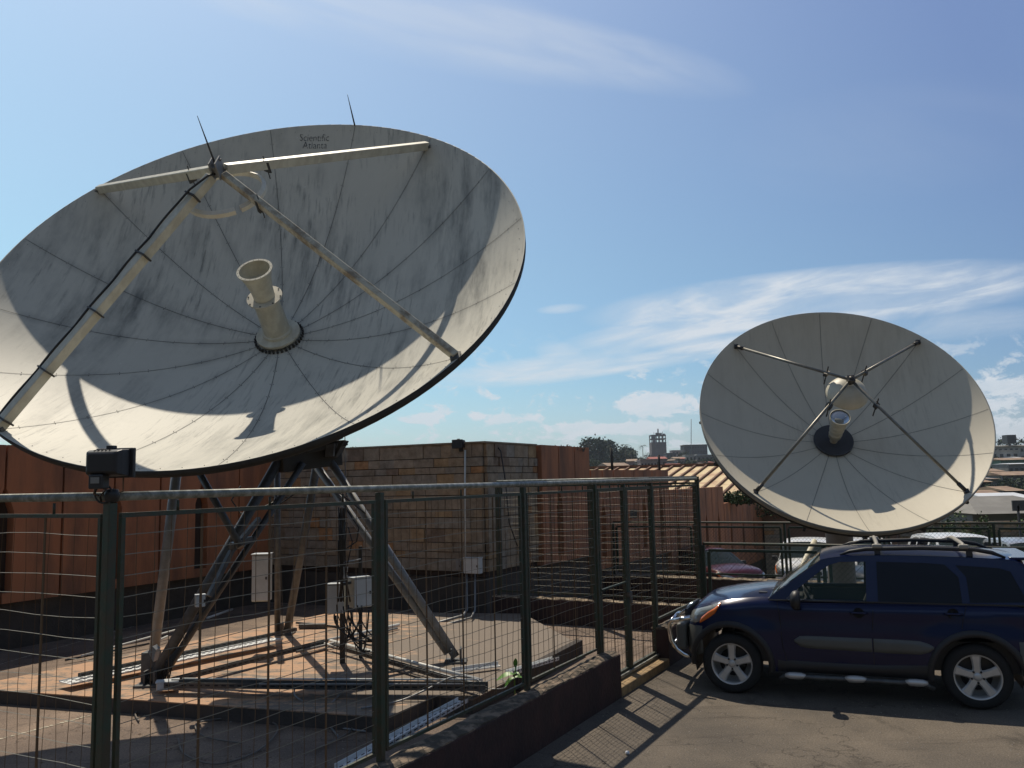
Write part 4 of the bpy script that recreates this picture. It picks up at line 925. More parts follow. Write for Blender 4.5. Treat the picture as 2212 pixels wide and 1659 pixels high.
        if detail and sgn == 1:
            for k in range(5):
                th = math.pi/2+2*math.pi*k/5+(.0 if cx > 0 else math.pi/5+.6); u = Vector((math.cos(th), 0, math.sin(th))); v = Vector((-math.sin(th), 0, math.cos(th)))
                lo = [(.035, .043), (.09, .034), (.15, .037), (.207, .047)]
                for i in range(3):
                    (ra0, w0_), (ra1, w1_) = lo[i], lo[i+1]; h0 = .078+.012*(i/3); h1 = .078+.012*((i+1)/3)
                    pts = [c+u*ra0+v*w0_*1.15+axn*(h0-.02), c+u*ra0+v*w0_*.75+axn*h0, c+u*ra0-v*w0_*.75+axn*h0, c+u*ra0-v*w0_*1.15+axn*(h0-.02), c+u*ra1+v*w1_*1.15+axn*(h1-.02), c+u*ra1+v*w1_*.75+axn*h1, c+u*ra1-v*w1_*.75+axn*h1, c+u*ra1-v*w1_*1.15+axn*(h1-.02)]
                    rim.add(pts, [(0, 1, 5, 4), (1, 2, 6, 5), (2, 3, 7, 6)])
            rim.lathe([(.0, .088), (.033, .088), (.042, .08), (.045, .05)], c, axn, 20)
            rm = rim.build('rim', m_alloy, tw, world=False)
            nb = MB()
            for k in range(5): th = math.pi/2+math.pi/5+2*math.pi*k/5+(0 if cx > 0 else math.pi/5+.6); q = c+Vector((math.cos(th), 0, math.sin(th)))*.057; nb.lathe([(.0, .086), (.011, .086), (.013, .07)], q, axn, 8)
            nb.lathe([(.0, -.03), (.15, -.03), (.15, -.05)], c, axn, 24); nb.build('wheel_nuts', m_blk, tw, world=False)
        else:
            rim.lathe([(0, .075), (.05, .08), (.12, .06), (.2, .07)], c, axn, 16); rim.build('rim', m_alloy, tw, world=False)
    for cx in (1.215, -1.215):
        for sgn in (1, -1): wheel(cx, sgn)
        wl = MB(); n_ = 20
        for j in range(n_+1):
            th = R(-14)+R(208)*j/n_; e = (math.cos(th)*.40, math.sin(th)*.40); wl.v += [Q(cx+e[0], .83, .325+e[1]), Q(cx+e[0], -.83, .325+e[1])]
        for j in range(n_): wl.f.append((2*j, 2*j+1, 2*j+3, 2*j+2)); wl.m.append(0); wl.sm.append(True)
        wl.build('wheel_well', m_blk, t, world=False)
    # surface strips that follow the body side
    def skin(poly, nm, m, sgn=1, off=.012, yf=None, par=None, nx_=14, nz2=4):
        """poly given as lower and upper curve over x: [(x, zlow, zhigh)...]"""
        yf = yf or side; mb = MB(); k = len(poly)
        for i in range(nx_+1):
            f = i/nx_*(k-1); a = min(int(f), k-2); u = f-a; x = poly[a][0]*(1-u)+poly[a+1][0]*u; zl = poly[a][1]*(1-u)+poly[a+1][1]*u; zh = poly[a][2]*(1-u)+poly[a+1][2]*u
            for j in range(nz2+1):
                z = zl+(zh-zl)*j/nz2; e = 1-abs(2*j/nz2-1)**4; mb.v.append(Q(x, sgn*(yf(x, z)+off*e*(1 if 0 < i < nx_ else .2)), z))
        for i in range(nx_):
            for j in range(nz2): a = i*(nz2+1)+j; mb.f.append((a, a+1, a+nz2+2, a+nz2+1)); mb.m.append(0); mb.sm.append(True)
        return mb.build(nm, m, par or t, world=False)
    # lights
    for sgn in (1, -1):
        skin([(1.30, .985, .99), (1.42, .86, .945), (1.52, .78, .915), (1.60, .745, .89), (1.66, .735, .86), (1.70, .735, .81)], 'headlight', m_lens, sgn, .016, nx_=16, nz2=6)
        skin([(1.31, .965, .985), (1.38, .86, .93), (1.46, .80, .885), (1.535, .755, .82), (1.56, .74, .76)], 'indicator', m_amber, sgn, .030, nx_=12, nz2=5)
        skin([(-1.96, .62, .9), (-1.86, .60, .98), (-1.80, .66, .95)], 'tail_lamp', m_red, sgn, .014, nx_=6)
    MB().box(Q(1.765, 0, .80), Q(.03, .9, .10)).build('grille', m_blk, t, world=False)
    MB().box(Q(1.79, 0, .66), Q(.02, .42, .10)).build('number_plate', mat('plate', (.5, .5, .45), .5), t, world=False)
    if not detail: 
        MB().beam(Q(1.76, -.72, .52), Q(1.76, .72, .52), .10, .22).build('bumper', paint, t, world=False, bevel=.03)
        for sgn in (1, -1): MB().box(Q(.60, sgn*.90, 1.08), Q(.09, .16, .12)).build('mirror', m_blk, t, world=False, bevel=.02)
        return t
    # front bumper with grey side piece
    for sgn in (1, -1):
        skin([(1.53, .42, .715), (1.58, .39, .715), (1.64, .375, .71), (1.70, .375, .705), (1.738, .39, .70)], 'bumper', m_dgrey, sgn, .018, nx_=14, nz2=8)
        skin([(-1.60, .36, .69), (-1.66, .34, .695), (-1.85, .36, .69), (-1.97, .40, .67)], 'rear_bumper', m_dgrey, sgn, .022, nx_=10, nz2=6)
    MB().beam(Q(1.80, -.64, .56), Q(1.80, .64, .56), .12, .30).build('bumper', m_dgrey, t, world=False, bevel=.04)
    # chrome nudge bar
    for sgn in (1, -1):
        MB().tube([Q(1.66, sgn*.76, .80), Q(1.80, sgn*.72, .765), Q(1.90, sgn*.66, .74), Q(1.935, sgn*.62, .70), Q(1.94, sgn*.61, .62), Q(1.92, sgn*.60, .50), Q(1.86, sgn*.60, .41), Q(1.78, sgn*.60, .355), Q(1.68, sgn*.62, .33)], .026, 12).build('nudge_bar', m_chrome, t, world=False)
    MB().tube([Q(1.935, -.64, .70), Q(1.95, 0, .72), Q(1.935, .64, .70)], .026, 12).build('nudge_bar', m_chrome, t, world=False)
    MB().tube([Q(1.90, -.60, .45), Q(1.93, 0, .46), Q(1.90, .60, .45)], .022, 12).build('nudge_bar', m_chrome, t, world=False)
    # arch trims
    for cx in (1.215, -1.215):
        for sgn in (1, -1):
            tr = MB(); n_ = 28; sec = [(.0, -.012), (.0, .016), (.028, .026), (.058, .014), (.070, -.004)]
            for j in range(n_+1):
                th = R(-8)+R(196)*j/n_
                for (dr, dy) in sec:
                    r = ra-.006+dr; x = cx+math.cos(th)*r; z = .325+math.sin(th)*r; tr.v.append(Q(x, sgn*(side(cx+math.cos(th)*(ra+.02), max(.28, .325+math.sin(th)*(ra+.02)))+dy), max(z, .27)))
            for j in range(n_):
                for i in range(4): a = j*5+i; tr.f.append((a, a+1, a+6, a+5)); tr.m.append(0); tr.sm.append(True)
            tr.build('arch_trim', m_blk, t, world=False)
    # doors: gaps, cladding, handles
    for sgn in (1, -1):
        def line(pts, w=.007):
            mb = MB()
            for i in range(len(pts)-1):
                (xa, za), (xb, zb_) = pts[i], pts[i+1]
                for s in range(3):
                    u0, u1 = s/3, (s+1)/3; p = (xa+(xb-xa)*u0, za+(zb_-za)*u0); q = (xa+(xb-xa)*u1, za+(zb_-za)*u1)
                    mb.beam(Q(p[0], sgn*(side(*p)+.000), p[1]), Q(q[0], sgn*(side(*q)+.000), q[1]), .006, w, (1, 0, 0) if abs(xa-xb) < abs(za-zb_) else (0, 0, 1))
            mb.build('door_gap', m_gap, t, world=False)
        line([(.70, 1.03), (.68, .9), (.66, .55), (.62, .36)]); line([(-.28, 1.02), (-.26, .8), (-.25, .34)]); line([(-1.16, 1.02), (-1.12, .90), (-1.10, .80)]); line([(.62, .335), (.2, .33), (-.6, .33), (-.74, .34), (-.80, .42)])
        skin([(.54, .60, .62), (.48, .55, .66), (.40, .535, .665), (.1, .53, .665), (-.242, .525, .665)], 'side_moulding', m_dgrey, sgn, .024, nx_=16, nz2=6)
        skin([(-.258, .525, .665), (-.5, .52, .665), (-.70, .525, .66), (-.78, .55, .64), (-.83, .59, .61)], 'side_moulding', m_dgrey, sgn, .024, nx_=14, nz2=6)
        skin([(.72, .27, .40), (.3, .27, .39), (-.3, .27, .39), (-.78, .27, .42)], 'sill_cladding', m_blk, sgn, .02, nx_=10)
        for hx, hz in ((-.13, .925), (-1.03, .945)):
            MB().lathe([(.0, .0), (.045, .001), (.055, .004)], Q(hx, sgn*(side(hx, hz)+.002), hz), (0, sgn, 0), 16).build('handle_recess', m_gap, t, world=False)
            y = side(hx, hz)+.022; MB().tube([Q(hx+.085, sgn*(y-.02), hz-.004), Q(hx+.05, sgn*y, hz), Q(hx-.06, sgn*y, hz), Q(hx-.085, sgn*(y-.02), hz-.004)], .013, 8).build('door_handle', paint, t, world=False)
        # belt trim, mirror
        MB().beam(Q(.78, sgn*.815, 1.028), Q(-1.80, sgn*.812, 1.040), .012, .014).build('belt_trim', m_blk, t, world=False)
        mr_ = MB().lathe([(.0, .05), (.06, .045), (.095, .02), (.105, -.01), (.10, -.05), (.0, -.055)], Q(.50, sgn*.985, 1.055), (1, 0, 0), 20); mr_.beam(Q(.51, sgn*.90, 1.01), Q(.52, sgn*.78, 1.03), .05, .05); mr_.build('mirror', m_blk, t, world=False)
        # side step tube with three pads
        MB().tube([Q(.70, sgn*.86, .20), Q(.66, sgn*.90, .235), Q(.55, sgn*.915, .245), Q(-.62, sgn*.915, .245), Q(-.74, sgn*.91, .23), Q(-.80, sgn*.86, .19)], .024, 10).build('side_step', m_steel, t, world=False)
        for px_ in (.54, -.06, -.64): MB().lathe([(0, .11), (.02, .105), (.035, .06), (.038, 0), (.035, -.06), (.02, -.105), (0, -.11)], Q(px_, sgn*.915, .252), (1, 0, 0), 12).build('step_pad', m_alloy, t, world=False)
        # roof rail
        zr = lambda x: smooth_curve(roofz, x)
        MB().tube([Q(.02, sgn*.60, 1.508), Q(-.08, sgn*.60, 1.545), Q(-.25, sgn*.60, 1.572), Q(-.8, sgn*.60, 1.588), Q(-1.3, sgn*.60, 1.575), Q(-1.46, sgn*.60, 1.545), Q(-1.58, sgn*.60, 1.495)], [.012, .018, .022, .022, .022, .022, .012], 10).build('roof_rail', m_blk, t, world=False)
        for xx in (-.36, -1.25): MB().beam(Q(xx, sgn*.60, 1.50), Q(xx, sgn*.60, 1.58), .06, .03, (0, 1, 0)).build('rail_foot', m_blk, t, world=False)
    for xx in (-.36, -1.20):
        MB().tube([Q(xx, .62, 1.595), Q(xx, .57, 1.622), Q(xx, .3, 1.63), Q(xx, -.3, 1.63), Q(xx, -.57, 1.622), Q(xx, -.62, 1.595)], .022, 8).build('roof_bar', m_gold, t, world=False)
        for sgn in (1, -1): MB().box(Q(xx, sgn*.605, 1.606), (.10, .07, .045)).build('roof_bar_foot', m_gold, t, world=False, bevel=.015)
    MB().tube([Q(.86, -.55, 1.075), Q(.74, -.1, 1.10), Q(.70, .35, 1.115)], .008, 5).tube([Q(.88, .10, 1.085), Q(.76, .45, 1.095), Q(.66, .62, 1.13)], .008, 5).box(Q(.86, 0, 1.075), Q(.09, 1.2, .02)).build('wiper', m_blk, t, world=False)
    MB().tube([Q(-.05, -.52, 1.53), Q(-.25, -.53, 1.60)], .004, 5).build('aerial', m_blk, t, world=False)
    MB().lathe([(0, .12), (.30, .12), (.34, .08), (.34, -.08), (.30, -.12), (0, -.12)], Q(-2.08, -.05, .93), (1, 0, 0), 32).build('spare_wheel', m_tyre, t, world=False)
    MB().prism([Q(-1.62, .62, 1.47), Q(-1.62, -.62, 1.47), Q(-1.86, -.60, 1.47), Q(-1.86, .60, 1.47)], Q(0, 0, .03)).build('spoiler', paint, t, world=False, bevel=.01)
    return t
m_blue = car_paint('deep_blue_paint', (.0012, .0065, .044), .10, .20)
cc = Vector((3.50, 9.37, 0))+Vector((.361, .932, 0))*.855*1.0
car = make_car('off_roader', 'dark blue five door off-roader with chrome nudge bar and roof rack', m_blue, (cc.x, cc.y, 0), R(158.85))
# parked cars beyond the fences
m_redp = car_paint('dark_red_paint', (.075, .012, .018), .1); m_whp = car_paint('white_paint', (.70, .70, .69), 0); m_silp = car_paint('silver_paint', (.42, .44, .46), .5); m_blkp = car_paint('black_paint', (.02, .022, .028), .3)
def pk(name, label, m, x, Y, head, S, z=None):
    q = P(x, 1200, Y); return make_car(name, label, m, (q.x, q.y, terrain(q.x, q.y) if z is None else z), R(head), S, False, 'cars parked below the far fence', pane_front=m_wind)
pk('parked_car', 'dark red parked car behind the far fence, left of the row', m_redp, 1525, 25.0, -62, (.98, .95, .90), -1.03)
pk('parked_car', 'white parked off-roader partly behind the dish pedestal', m_whp, 1745, 27.0, -112, (1.0, 1.03, 1.12), -1.35)
pk('parked_car', 'white parked car between the pedestal and the roof rack, low bonnet', m_whp, 1876, 28.0, -104, (1.02, 1.0, .98), -1.25)
pk('parked_car', 'black parked car seen just over the blue roof', m_blkp, 1950, 22.5, -165, (1.02, 1.0, .98), -1.05)
pk('parked_car', 'white parked van with wide windscreen right of the dish', m_whp, 2076, 26.2, -95, (1.05, 1.12, 1.10), -1.22)
pk('parked_car', 'silver parked car at the right edge of the picture', m_silp, 2232, 24.0, -100, (1.0, 1.0, 1.02), -1.12)
# ---------------------------------------------------------------- things lying round the mount
m_tray = mat('tray_zinc', (.72, .73, .72), .5, 0, var=.3, vscale=12, vcol=(.45, .45, .42))
m_trayd = mat('tray_dull', (.10, .10, .095), .6, .3, var=.5, vscale=10)
m_pvc = mat('white_conduit', (.66, .66, .62), .4)
m_hole = mat('slot_dark', (.02, .02, .02), .9)
def tray(label, a, b, w, h, m, rows=2, slots=True):
    d = (b-a); ln = d.length; d.normalize(); s_ = Vector((-d.y, d.x, 0)).normalized(); u = s_.cross(-d) if s_.cross(-d).z > 0 else s_.cross(d); c = lerp(a, b, .5)
    t = thing('cable_tray', label, 'cable tray', a); mb = MB().box(c, (ln, w, .008), (d, s_, u))
    for q in (-1, 1): mb.box(c+s_*(w/2-.003)*q+u*(h/2+.004), (ln, .006, h), (d, s_, u))
    if slots:
        k = int(ln/.09)
        for r_ in range(rows):
            for i in range(k): mb.box(a+d*(.045+i*.09)+s_*(w*.5*((r_+.5)/rows*2-1)*.9)+u*.0058, (.040, w*.05, .004), (d, s_, u), 1)
        for i in range(k):
            for q in (-1, 1): mb.box(a+d*(.045+i*.09)+s_*(w/2+.001)*q+u*(h*.55), (.05, .003, h*.28), (d, s_, u), 1)
    mb.build('channel', [m, m_hole], t); return t
def gz(x, y, z): return G(x, y, z)
tray('wide bright zinc cable tray lying left of the leg feet', gz(141, 1476, .27), gz(598, 1379, .30), .28, .012, m_tray, 3)
tray('dull slotted channel running beside the wide bright tray', gz(170, 1462, .30), gz(640, 1362, .33), .035, .035, m_trayd, 1)
tray('dull slotted channel crossing the plinth between two leg feet', gz(372, 1474, .27), gz(705, 1389, .27), .07, .045, m_trayd, 1)
tray('dull wide cable tray from the left foot to the right corner of the plinth', gz(362, 1482, .28), gz(1052, 1488, .28), .16, .05, m_trayd, 2)
tray('dull slotted channel at the right, from the riser post to the plinth corner', gz(715, 1396, .26), gz(1050, 1494, .26), .05, .04, m_trayd, 1)
tray('bright slotted channel lying along the inside of the low wall', gz(735, 1662, .30), gz(1000, 1515, .36), .11, .03, m_tray, 2)
tray('second bright slotted channel along the low wall, nearer the gate', gz(1100, 1455, .40), gz(1200, 1425, .28), .09, .03, m_tray, 2)
def rod(name, label, cat, pts, r, m, n=8):
    o = MB().tube(pts, r, n).build(name, m); tag(o, label, cat); return o
rod('conduit', 'long white conduit lying on the yard left of the legs', 'conduit', [gz(176, 1417, .12), gz(378, 1361, .16)], .014, m_pvc)
rod('conduit', 'black pipe lying just below the long white conduit', 'conduit', [gz(141, 1426, .10), gz(322, 1390, .12)], .014, m_blk)
rod('conduit', 'short white conduit seen between the left legs', 'conduit', [gz(334, 1387, .12), gz(362, 1374, .14)], .014, m_pvc)
rod('conduit', 'short white conduit behind the left leg pair', 'conduit', [gz(448, 1335, .14), gz(502, 1316, .16)], .02, m_pvc)
rod('conduit', 'upper of two white conduits from the riser post to the plinth corner', 'conduit', [gz(714, 1384, .28), gz(1040, 1470, .27)], .022, m_pvc)
rod('conduit', 'lower of two white conduits from the riser post to the plinth corner', 'conduit', [gz(700, 1390, .28), gz(1050, 1484, .26)], .018, m_pvc)
rod('conduit', 'white conduit running from the riser post back to the right', 'conduit', [gz(707, 1383, .28), gz(862, 1349, .27)], .022, m_pvc)
rod('conduit', 'grey conduit beside the white one, running back to the right', 'conduit', [gz(640, 1408, .27), gz(858, 1357, .26)], .016, m_steell)
rod('conduit', 'thin white line of conduit on the wide dull tray', 'conduit', [gz(395, 1466, .34), gz(1030, 1468, .34)], .010, m_pvc)
rod('conduit', 'second thin conduit on the wide dull tray', 'conduit', [gz(560, 1478, .35), gz(1000, 1478, .35)], .010, m_steell)
o = MB().beam(gz(974, 1452, .24), gz(1079, 1438, .24), .07, .012).beam(gz(976, 1446, .27), gz(1076, 1432, .27), .01, .04).build('metal_angle', m_tray); tag(o, 'flat bright metal angle lying right of the right foot', 'metal angle')
o = MB().box(gz(676, 1352, .24), (.42, .10, .06)).beam(gz(640, 1345, .24), gz(730, 1354, .22), .03, .03).build('metal_offcut', m_steel); tag(o, 'short grey steel offcut on the plinth behind the back foot', 'offcut')
rod('wall_conduit', 'pale conduit dropping down the stone wall from the floodlight', 'conduit', [P(1005, 972, 15.55), P(1004, 1100, 15.5), P(1005, 1212, 15.4)], .016, m_pvc)
rod('wall_conduit', 'grey conduit from the white box down to the yard and along it', 'conduit', [P(1008, 1240, 15.2), P(1008, 1318, 14.5), P(1000, 1330, 14.0), gz(885, 1362, .1)], .022, m_steell)
rod('wall_conduit', 'second grey conduit rising beside the white box', 'conduit', [P(1026, 1240, 15.2), P(1026, 1318, 14.4), P(1018, 1334, 13.9), gz(900, 1366, .1)], .016, m_steell)
rod('cable', 'thin black cable drooping over the stone wall near its orange end', 'cable', [P(1058, 962, 16.0), P(1070, 958, 15.9), P(1082, 975, 15.75), P(1092, 1040, 15.5), P(1100, 1130, 15.4), P(1118, 1180, 15.4)], .012, m_cable, 5)
m_cb2 = mat('grey_cable', (.15, .13, .11), .6)
def loops(label, pts, r=.009, m=None):
    cs = []; n = len(pts)
    for i in range(n-1):
        p0, p1, p2, p3 = (Vector(pts[max(0, i-1)]), Vector(pts[i]), Vector(pts[i+1]), Vector(pts[min(n-1, i+2)]))
        for k in range(6):
            u = k/6; cs.append(.5*((2*p1)+(p2-p0)*u+(2*p0-5*p1+4*p2-p3)*u*u+(3*p1-p0-3*p2+p3)*u**3))
    cs.append(Vector(pts[-1])); o = MB().tube(cs, r, 6).build('cable', m or m_cb2); tag(o, label, 'cable')
zc = .07
loops('long brown cable lying on the yard in front of the plinth', [gz(300, 1558, zc), gz(293, 1540, zc), gz(320, 1530, zc+.03), gz(420, 1540, zc), gz(560, 1550, zc), gz(700, 1552, zc), gz(760, 1575, zc), gz(680, 1620, zc)])
loops('pale cable springing up in loops in front of the wide tray', [gz(640, 1475, .3), gz(636, 1500, .25), gz(660, 1520, .18), gz(700, 1555, zc), gz(730, 1590, zc)], .010, m_steell)
loops('second pale cable crossing the looped one', [gz(752, 1480, .25), gz(720, 1515, .2), gz(704, 1535, .14), gz(710, 1565, zc), gz(790, 1580, zc)], .010, m_steell)
loops('grey cable coiled in the dish shadow near the fence', [gz(385, 1595, zc), gz(400, 1630, zc), gz(470, 1650, zc), gz(560, 1620, zc), gz(600, 1570, zc), gz(540, 1550, zc), gz(430, 1560, zc), gz(440, 1590, zc), gz(520, 1605, zc)], .008)
loops('small ring of grey cable right of the plinth corner', [gz(1045, 1475, .2), gz(1070, 1466, .2), gz(1092, 1472, .2), gz(1090, 1486, .2), gz(1060, 1488, .2), gz(1042, 1480, .2)], .006, m_steell)
loops('grey cables bowing over the right end of the dull trays', [gz(780, 1530, .22), gz(860, 1515, .22), gz(920, 1490, .3), gz(980, 1462, .36), gz(1030, 1468, .32), gz(1046, 1490, .25)], .010, m_steell)
# young plant by the wall
m_leaf = mat('young_leaf', (.11, .26, .03), .45, var=.3, vscale=20, vcol=(.08, .2, .02)); m_leaf.node_tree.nodes['Principled BSDF'].inputs['Subsurface Weight'].default_value = 0
t = thing('plant', 'bright green seedling with broad leaves on the low wall', 'plant', gz(1108, 1484, .35)); b_ = gz(1112, 1486, .40)
def leafm(p, d, up, ln, w, curl):
    mb = MB(); d = Vector(d).normalized(); s_ = d.cross(Vector(up)).normalized(); u = s_.cross(d)
    for i in range(7):
        f = i/6; ww = w*math.sin(math.pi*min(1, f*.95+.04))**.8; c = Vector(p)+d*ln*f*(1-.15*f)-u*curl*f*f*ln
        mb.v += [tuple(c-s_*ww+u*.15*ww), tuple(c), tuple(c+s_*ww+u*.15*ww)]
    for i in range(6):
        for j in range(2): a = 3*i+j; mb.f.append((a, a+1, a+4, a+3)); mb.m.append(0); mb.sm.append(True)
    return mb
MB().tube([b_-ZZ*.06, b_+ZZ*.12, b_+Vector((.02, -.02, .22))], .006, 6).build('stem', m_leaf, t)
for p, d, ln, w, cu in ((b_+ZZ*.13, (-.9, -.3, .35), .17, .035, .75), (b_+ZZ*.10, (-.6, -.3, -.1), .13, .028, .6), (b_+Vector((.01, -.01, .19)), (.05, -.1, 1), .11, .022, .05), (b_+ZZ*.10, (.9, .1, .3), .10, .02, .5), (b_+ZZ*.14, (.3, -.5, .3), .08, .018, .6)): leafm(p, d, (0, -.4, 1), ln, w, cu).build('leaf', m_leaf, t, recalc=False)
# litter on the tarmac
rn = random.Random(2); mb = MB(); c = G(1355, 1630, 0); bm = bmesh.new(); bmesh.ops.create_icosphere(bm, subdivisions=2, radius=.022)
for v in bm.verts: v.co *= rn.uniform(.65, 1.15)
mb.add([tuple(c+Vector((v.co.x, v.co.y, v.co.z*.7+.016))) for v in bm.verts], [tuple(v.index for v in f.verts) for f in bm.faces]); bm.free()
tag(mb.build('paper_scrap', mat('paper', (.75, .75, .77), .8)), 'crumpled white scrap of paper on the tarmac', 'litter')
for i, (x, y, s_) in enumerate(((1386, 1480, .05), (1560, 1400, .03), (1300, 1618, .02))):
    pass
# loose stones on the yard and tarmac: uncountable grit
gm = MB(); rn = random.Random(8)
for i in range(900):
    if i % 2: x, y = rn.uniform(-6, 0), rn.uniform(6.0, 9.5); z = .05
    else: x, y = rn.uniform(-.2, 5), rn.uniform(5.5, 9.5); z = 0
    on_left = x < -2.0+(y-4.28)*.5328-.15
    if (z > 0) != on_left: 
        if not on_left and x < -2.0+(y-4.28)*.5328+.35: continue
        z = .05 if on_left else 0
    s_ = rn.uniform(.003, .010); pts = [Vector((x, y, z))+Vector((rn.uniform(.6, 1)*s_*math.cos(a), rn.uniform(.6, 1)*s_*math.sin(a), 0)) for a in (0, 1.6, 3.1, 4.7)]+[Vector((x, y, z+s_*.8))]
    gm.add(pts, [(0, 1, 4), (1, 2, 4), (2, 3, 4), (3, 0, 4)])
lm = MB(); rn = random.Random(18)
for i in range(260):
    y = rn.uniform(6.2, 9.2); x = rn.uniform(-4.6, -2.0+(y-4.28)*.5328-.3) if i % 4 else rn.uniform(-2.0+(y-4.28)*.5328+.35, 3.0)
    z = .053 if i % 4 else .002
    if y > 9.9-(x+6)*.33: continue
    s_ = rn.uniform(.010, .026); a0 = rn.uniform(0, 6.3); u_ = Vector((math.cos(a0), math.sin(a0), 0)); v_ = Vector((-u_.y, u_.x, 0)); c_ = Vector((x, y, z))
    lm.add([c_-u_*s_, c_+v_*s_*.45+ZZ*s_*.3, c_+u_*s_+ZZ*s_*.15, c_-v_*s_*.4+ZZ*.002], [(0, 1, 2, 3)])
o = lm.build('dead_leaves', mat('dead_leaf', (.11, .065, .035), .9, var=.6, vscale=4), recalc=False); o['kind'] = 'stuff'
o = gm.build('grit', mat('grit', (.36, .32, .27), .9, var=.5, vscale=3)); o['kind'] = 'stuff'
# ---------------------------------------------------------------- floodlights
def floodlight(loc, rz, label, s=1.0, back=True):
    t = thing('floodlight', label, 'floodlight', loc, rz)   # local -Y is the lamp's back
    mb = MB(); w, h, d = .19*s, .135*s, .10*s
    rows = [(-d, .72, .62), (-d*.92, .86, .80), (-d*.6, .96, .94), (0, 1.0, 1.0)]
    vs = []; 
    for (y, kx, kz) in rows: vs += [(-w/2*kx, y, -h/2*kz), (w/2*kx, y, -h/2*kz), (w/2*kx, y, h/2*kz), (-w/2*kx, y, h/2*kz)]
    fs = [(0, 3, 2, 1)]
    for i in range(3):
        for j in range(4): fs.append((4*i+j, 4*i+(j+1) % 4, 4*i+4+(j+1) % 4, 4*i+4+j))
    fs.append((12, 13, 14, 15)); mb.add([Vector(v)+Vector((0, 0, h*.9)) for v in vs], fs); mb.build('housing', m_blk, t, world=False, bevel=.006*s)
    MB().box((.01*s, .012*s, h*.9), (w*1.08, .024*s, h*1.10)).build('front_frame', m_blk, t, world=False, bevel=.005*s)
    for i in range(5): MB().tube([(-.05*s+.02*s*i, -d*.55, h*1.385), (-.045*s+.02*s*i, -d*.85, h*1.345)], .0025*s, 5).build('rib', m_blk, t, world=False)
    MB().box((0, -.01*s, h*1.47), (.035*s, .04*s, .02*s)).build('top_clip', m_blk, t, world=False, bevel=.003*s)
    MB().box((-.02*s, -d*.75, h*.22), (.075*s, .06*s, .07*s)).build('terminal_box', m_blk, t, world=False, bevel=.006*s)
    MB().box((-.02*s, -d*.75-.032*s, h*.27), (.045*s, .004*s, .03*s)).build('rating_label', mat('label_grey', (.20, .20, .19), .5), t, world=False)
    return t
q = P(241, 1062, 4.29); t = floodlight((q.x+.0, q.y, q.z+.02), R(-8), 'black floodlight on the near fence post, seen from behind', 1.0)
MB().tube([(-.055, -.05, .0), (-.056, -.06, -.03), (-.05, -.02, -.04)], .004, 6).tube([(-.05, -.02, -.04), (.055, .01, -.02), (.055, .01, .075)], .004, 6).build('stirrup', m_rust, t, world=False)
ring = [(-.02+.045*math.cos(a), -.035, -.03+.045*math.sin(a)) for a in [R(i*20) for i in range(19)]]
MB().tube(ring, .005, 6).tube([(-.02, -.08, .01), (.01, -.06, -.01), (-.035, -.04, -.04), (-.03, -.035, -.07)], .0055, 6).build('supply_cable', m_cable, t, world=False)
MB().lathe([(0, .03), (.03, .025), (.038, 0), (.03, -.035), (0, -.04)], (.01, -.01, -.035), (0, 0, 1), 14).build('gland', m_blk, t, world=False)
q = P(990, 975, 15.6); t = floodlight((q.x, q.y, q.z), R(150), 'small grey floodlight on top of the stone wall', 1.1)
# poles above the orange wall
rod('thin_pole', 'left of two thin dark poles above the orange wall', 'pole', [P(1323, 1020, 21.5), P(1320, 967, 21.5)], .035, m_back)
rod('thin_pole', 'right of two thin dark poles above the orange wall', 'pole', [P(1425, 1020, 24.6), P(1423, 983, 24.6)], .035, m_back)
o = MB().box(P(1366, 1110, 21.6), (.24, .12, .2)).build('wall_box', m_steel); tag(o, 'small grey box fixed on the second step of the orange wall', 'box')

# ---------------------------------------------------------------- trees, shrubs
m_fol = mat('foliage_dark', (.030, .058, .020), .8, var=.8, vscale=.6, vcol=(.012, .026, .012))
m_fol2 = mat('foliage_mid', (.050, .085, .022), .8, var=.8, vscale=.8, vcol=(.02, .04, .012))
m_fol3 = mat('foliage_bright', (.075, .14, .022), .7, var=.7, vscale=5, vcol=(.025, .05, .012))
m_trunk = mat('trunk_bark', (.12, .095, .07), .9, var=.5, vscale=3)
def crown_mesh(lobes, n, leaf, seed):
    rnd = random.Random(seed); mb = MB()
    for i in range(n):
        c, r = lobes[rnd.randrange(len(lobes))]; th = rnd.uniform(0, 2*math.pi); ph = math.asin(rnd.uniform(-.75, 1)); k = rnd.uniform(.55, 1.0)**.6
        bump = 1+.16*math.sin(5*th+seed)+.12*math.sin(7*ph+3*th)
        p = Vector(c)+Vector((math.cos(th)*math.cos(ph)*r[0], math.sin(th)*math.cos(ph)*r[0], math.sin(ph)*r[1]))*k*bump
        a = Vector((rnd.gauss(0, 1), rnd.gauss(0, 1), rnd.gauss(0, 1))).normalized(); b = a.cross(Vector((rnd.gauss(0, 1), rnd.gauss(0, 1), rnd.gauss(0, 1)))).normalized(); s = leaf*rnd.uniform(.5, 1.3)
        mb.v += [tuple(p-a*s), tuple(p+b*s*.6), tuple(p+a*s), tuple(p-b*s*.6)]; q = len(mb.v); mb.f.append((q-4, q-3, q-2, q-1)); mb.m.append(0); mb.sm.append(False)
    return mb
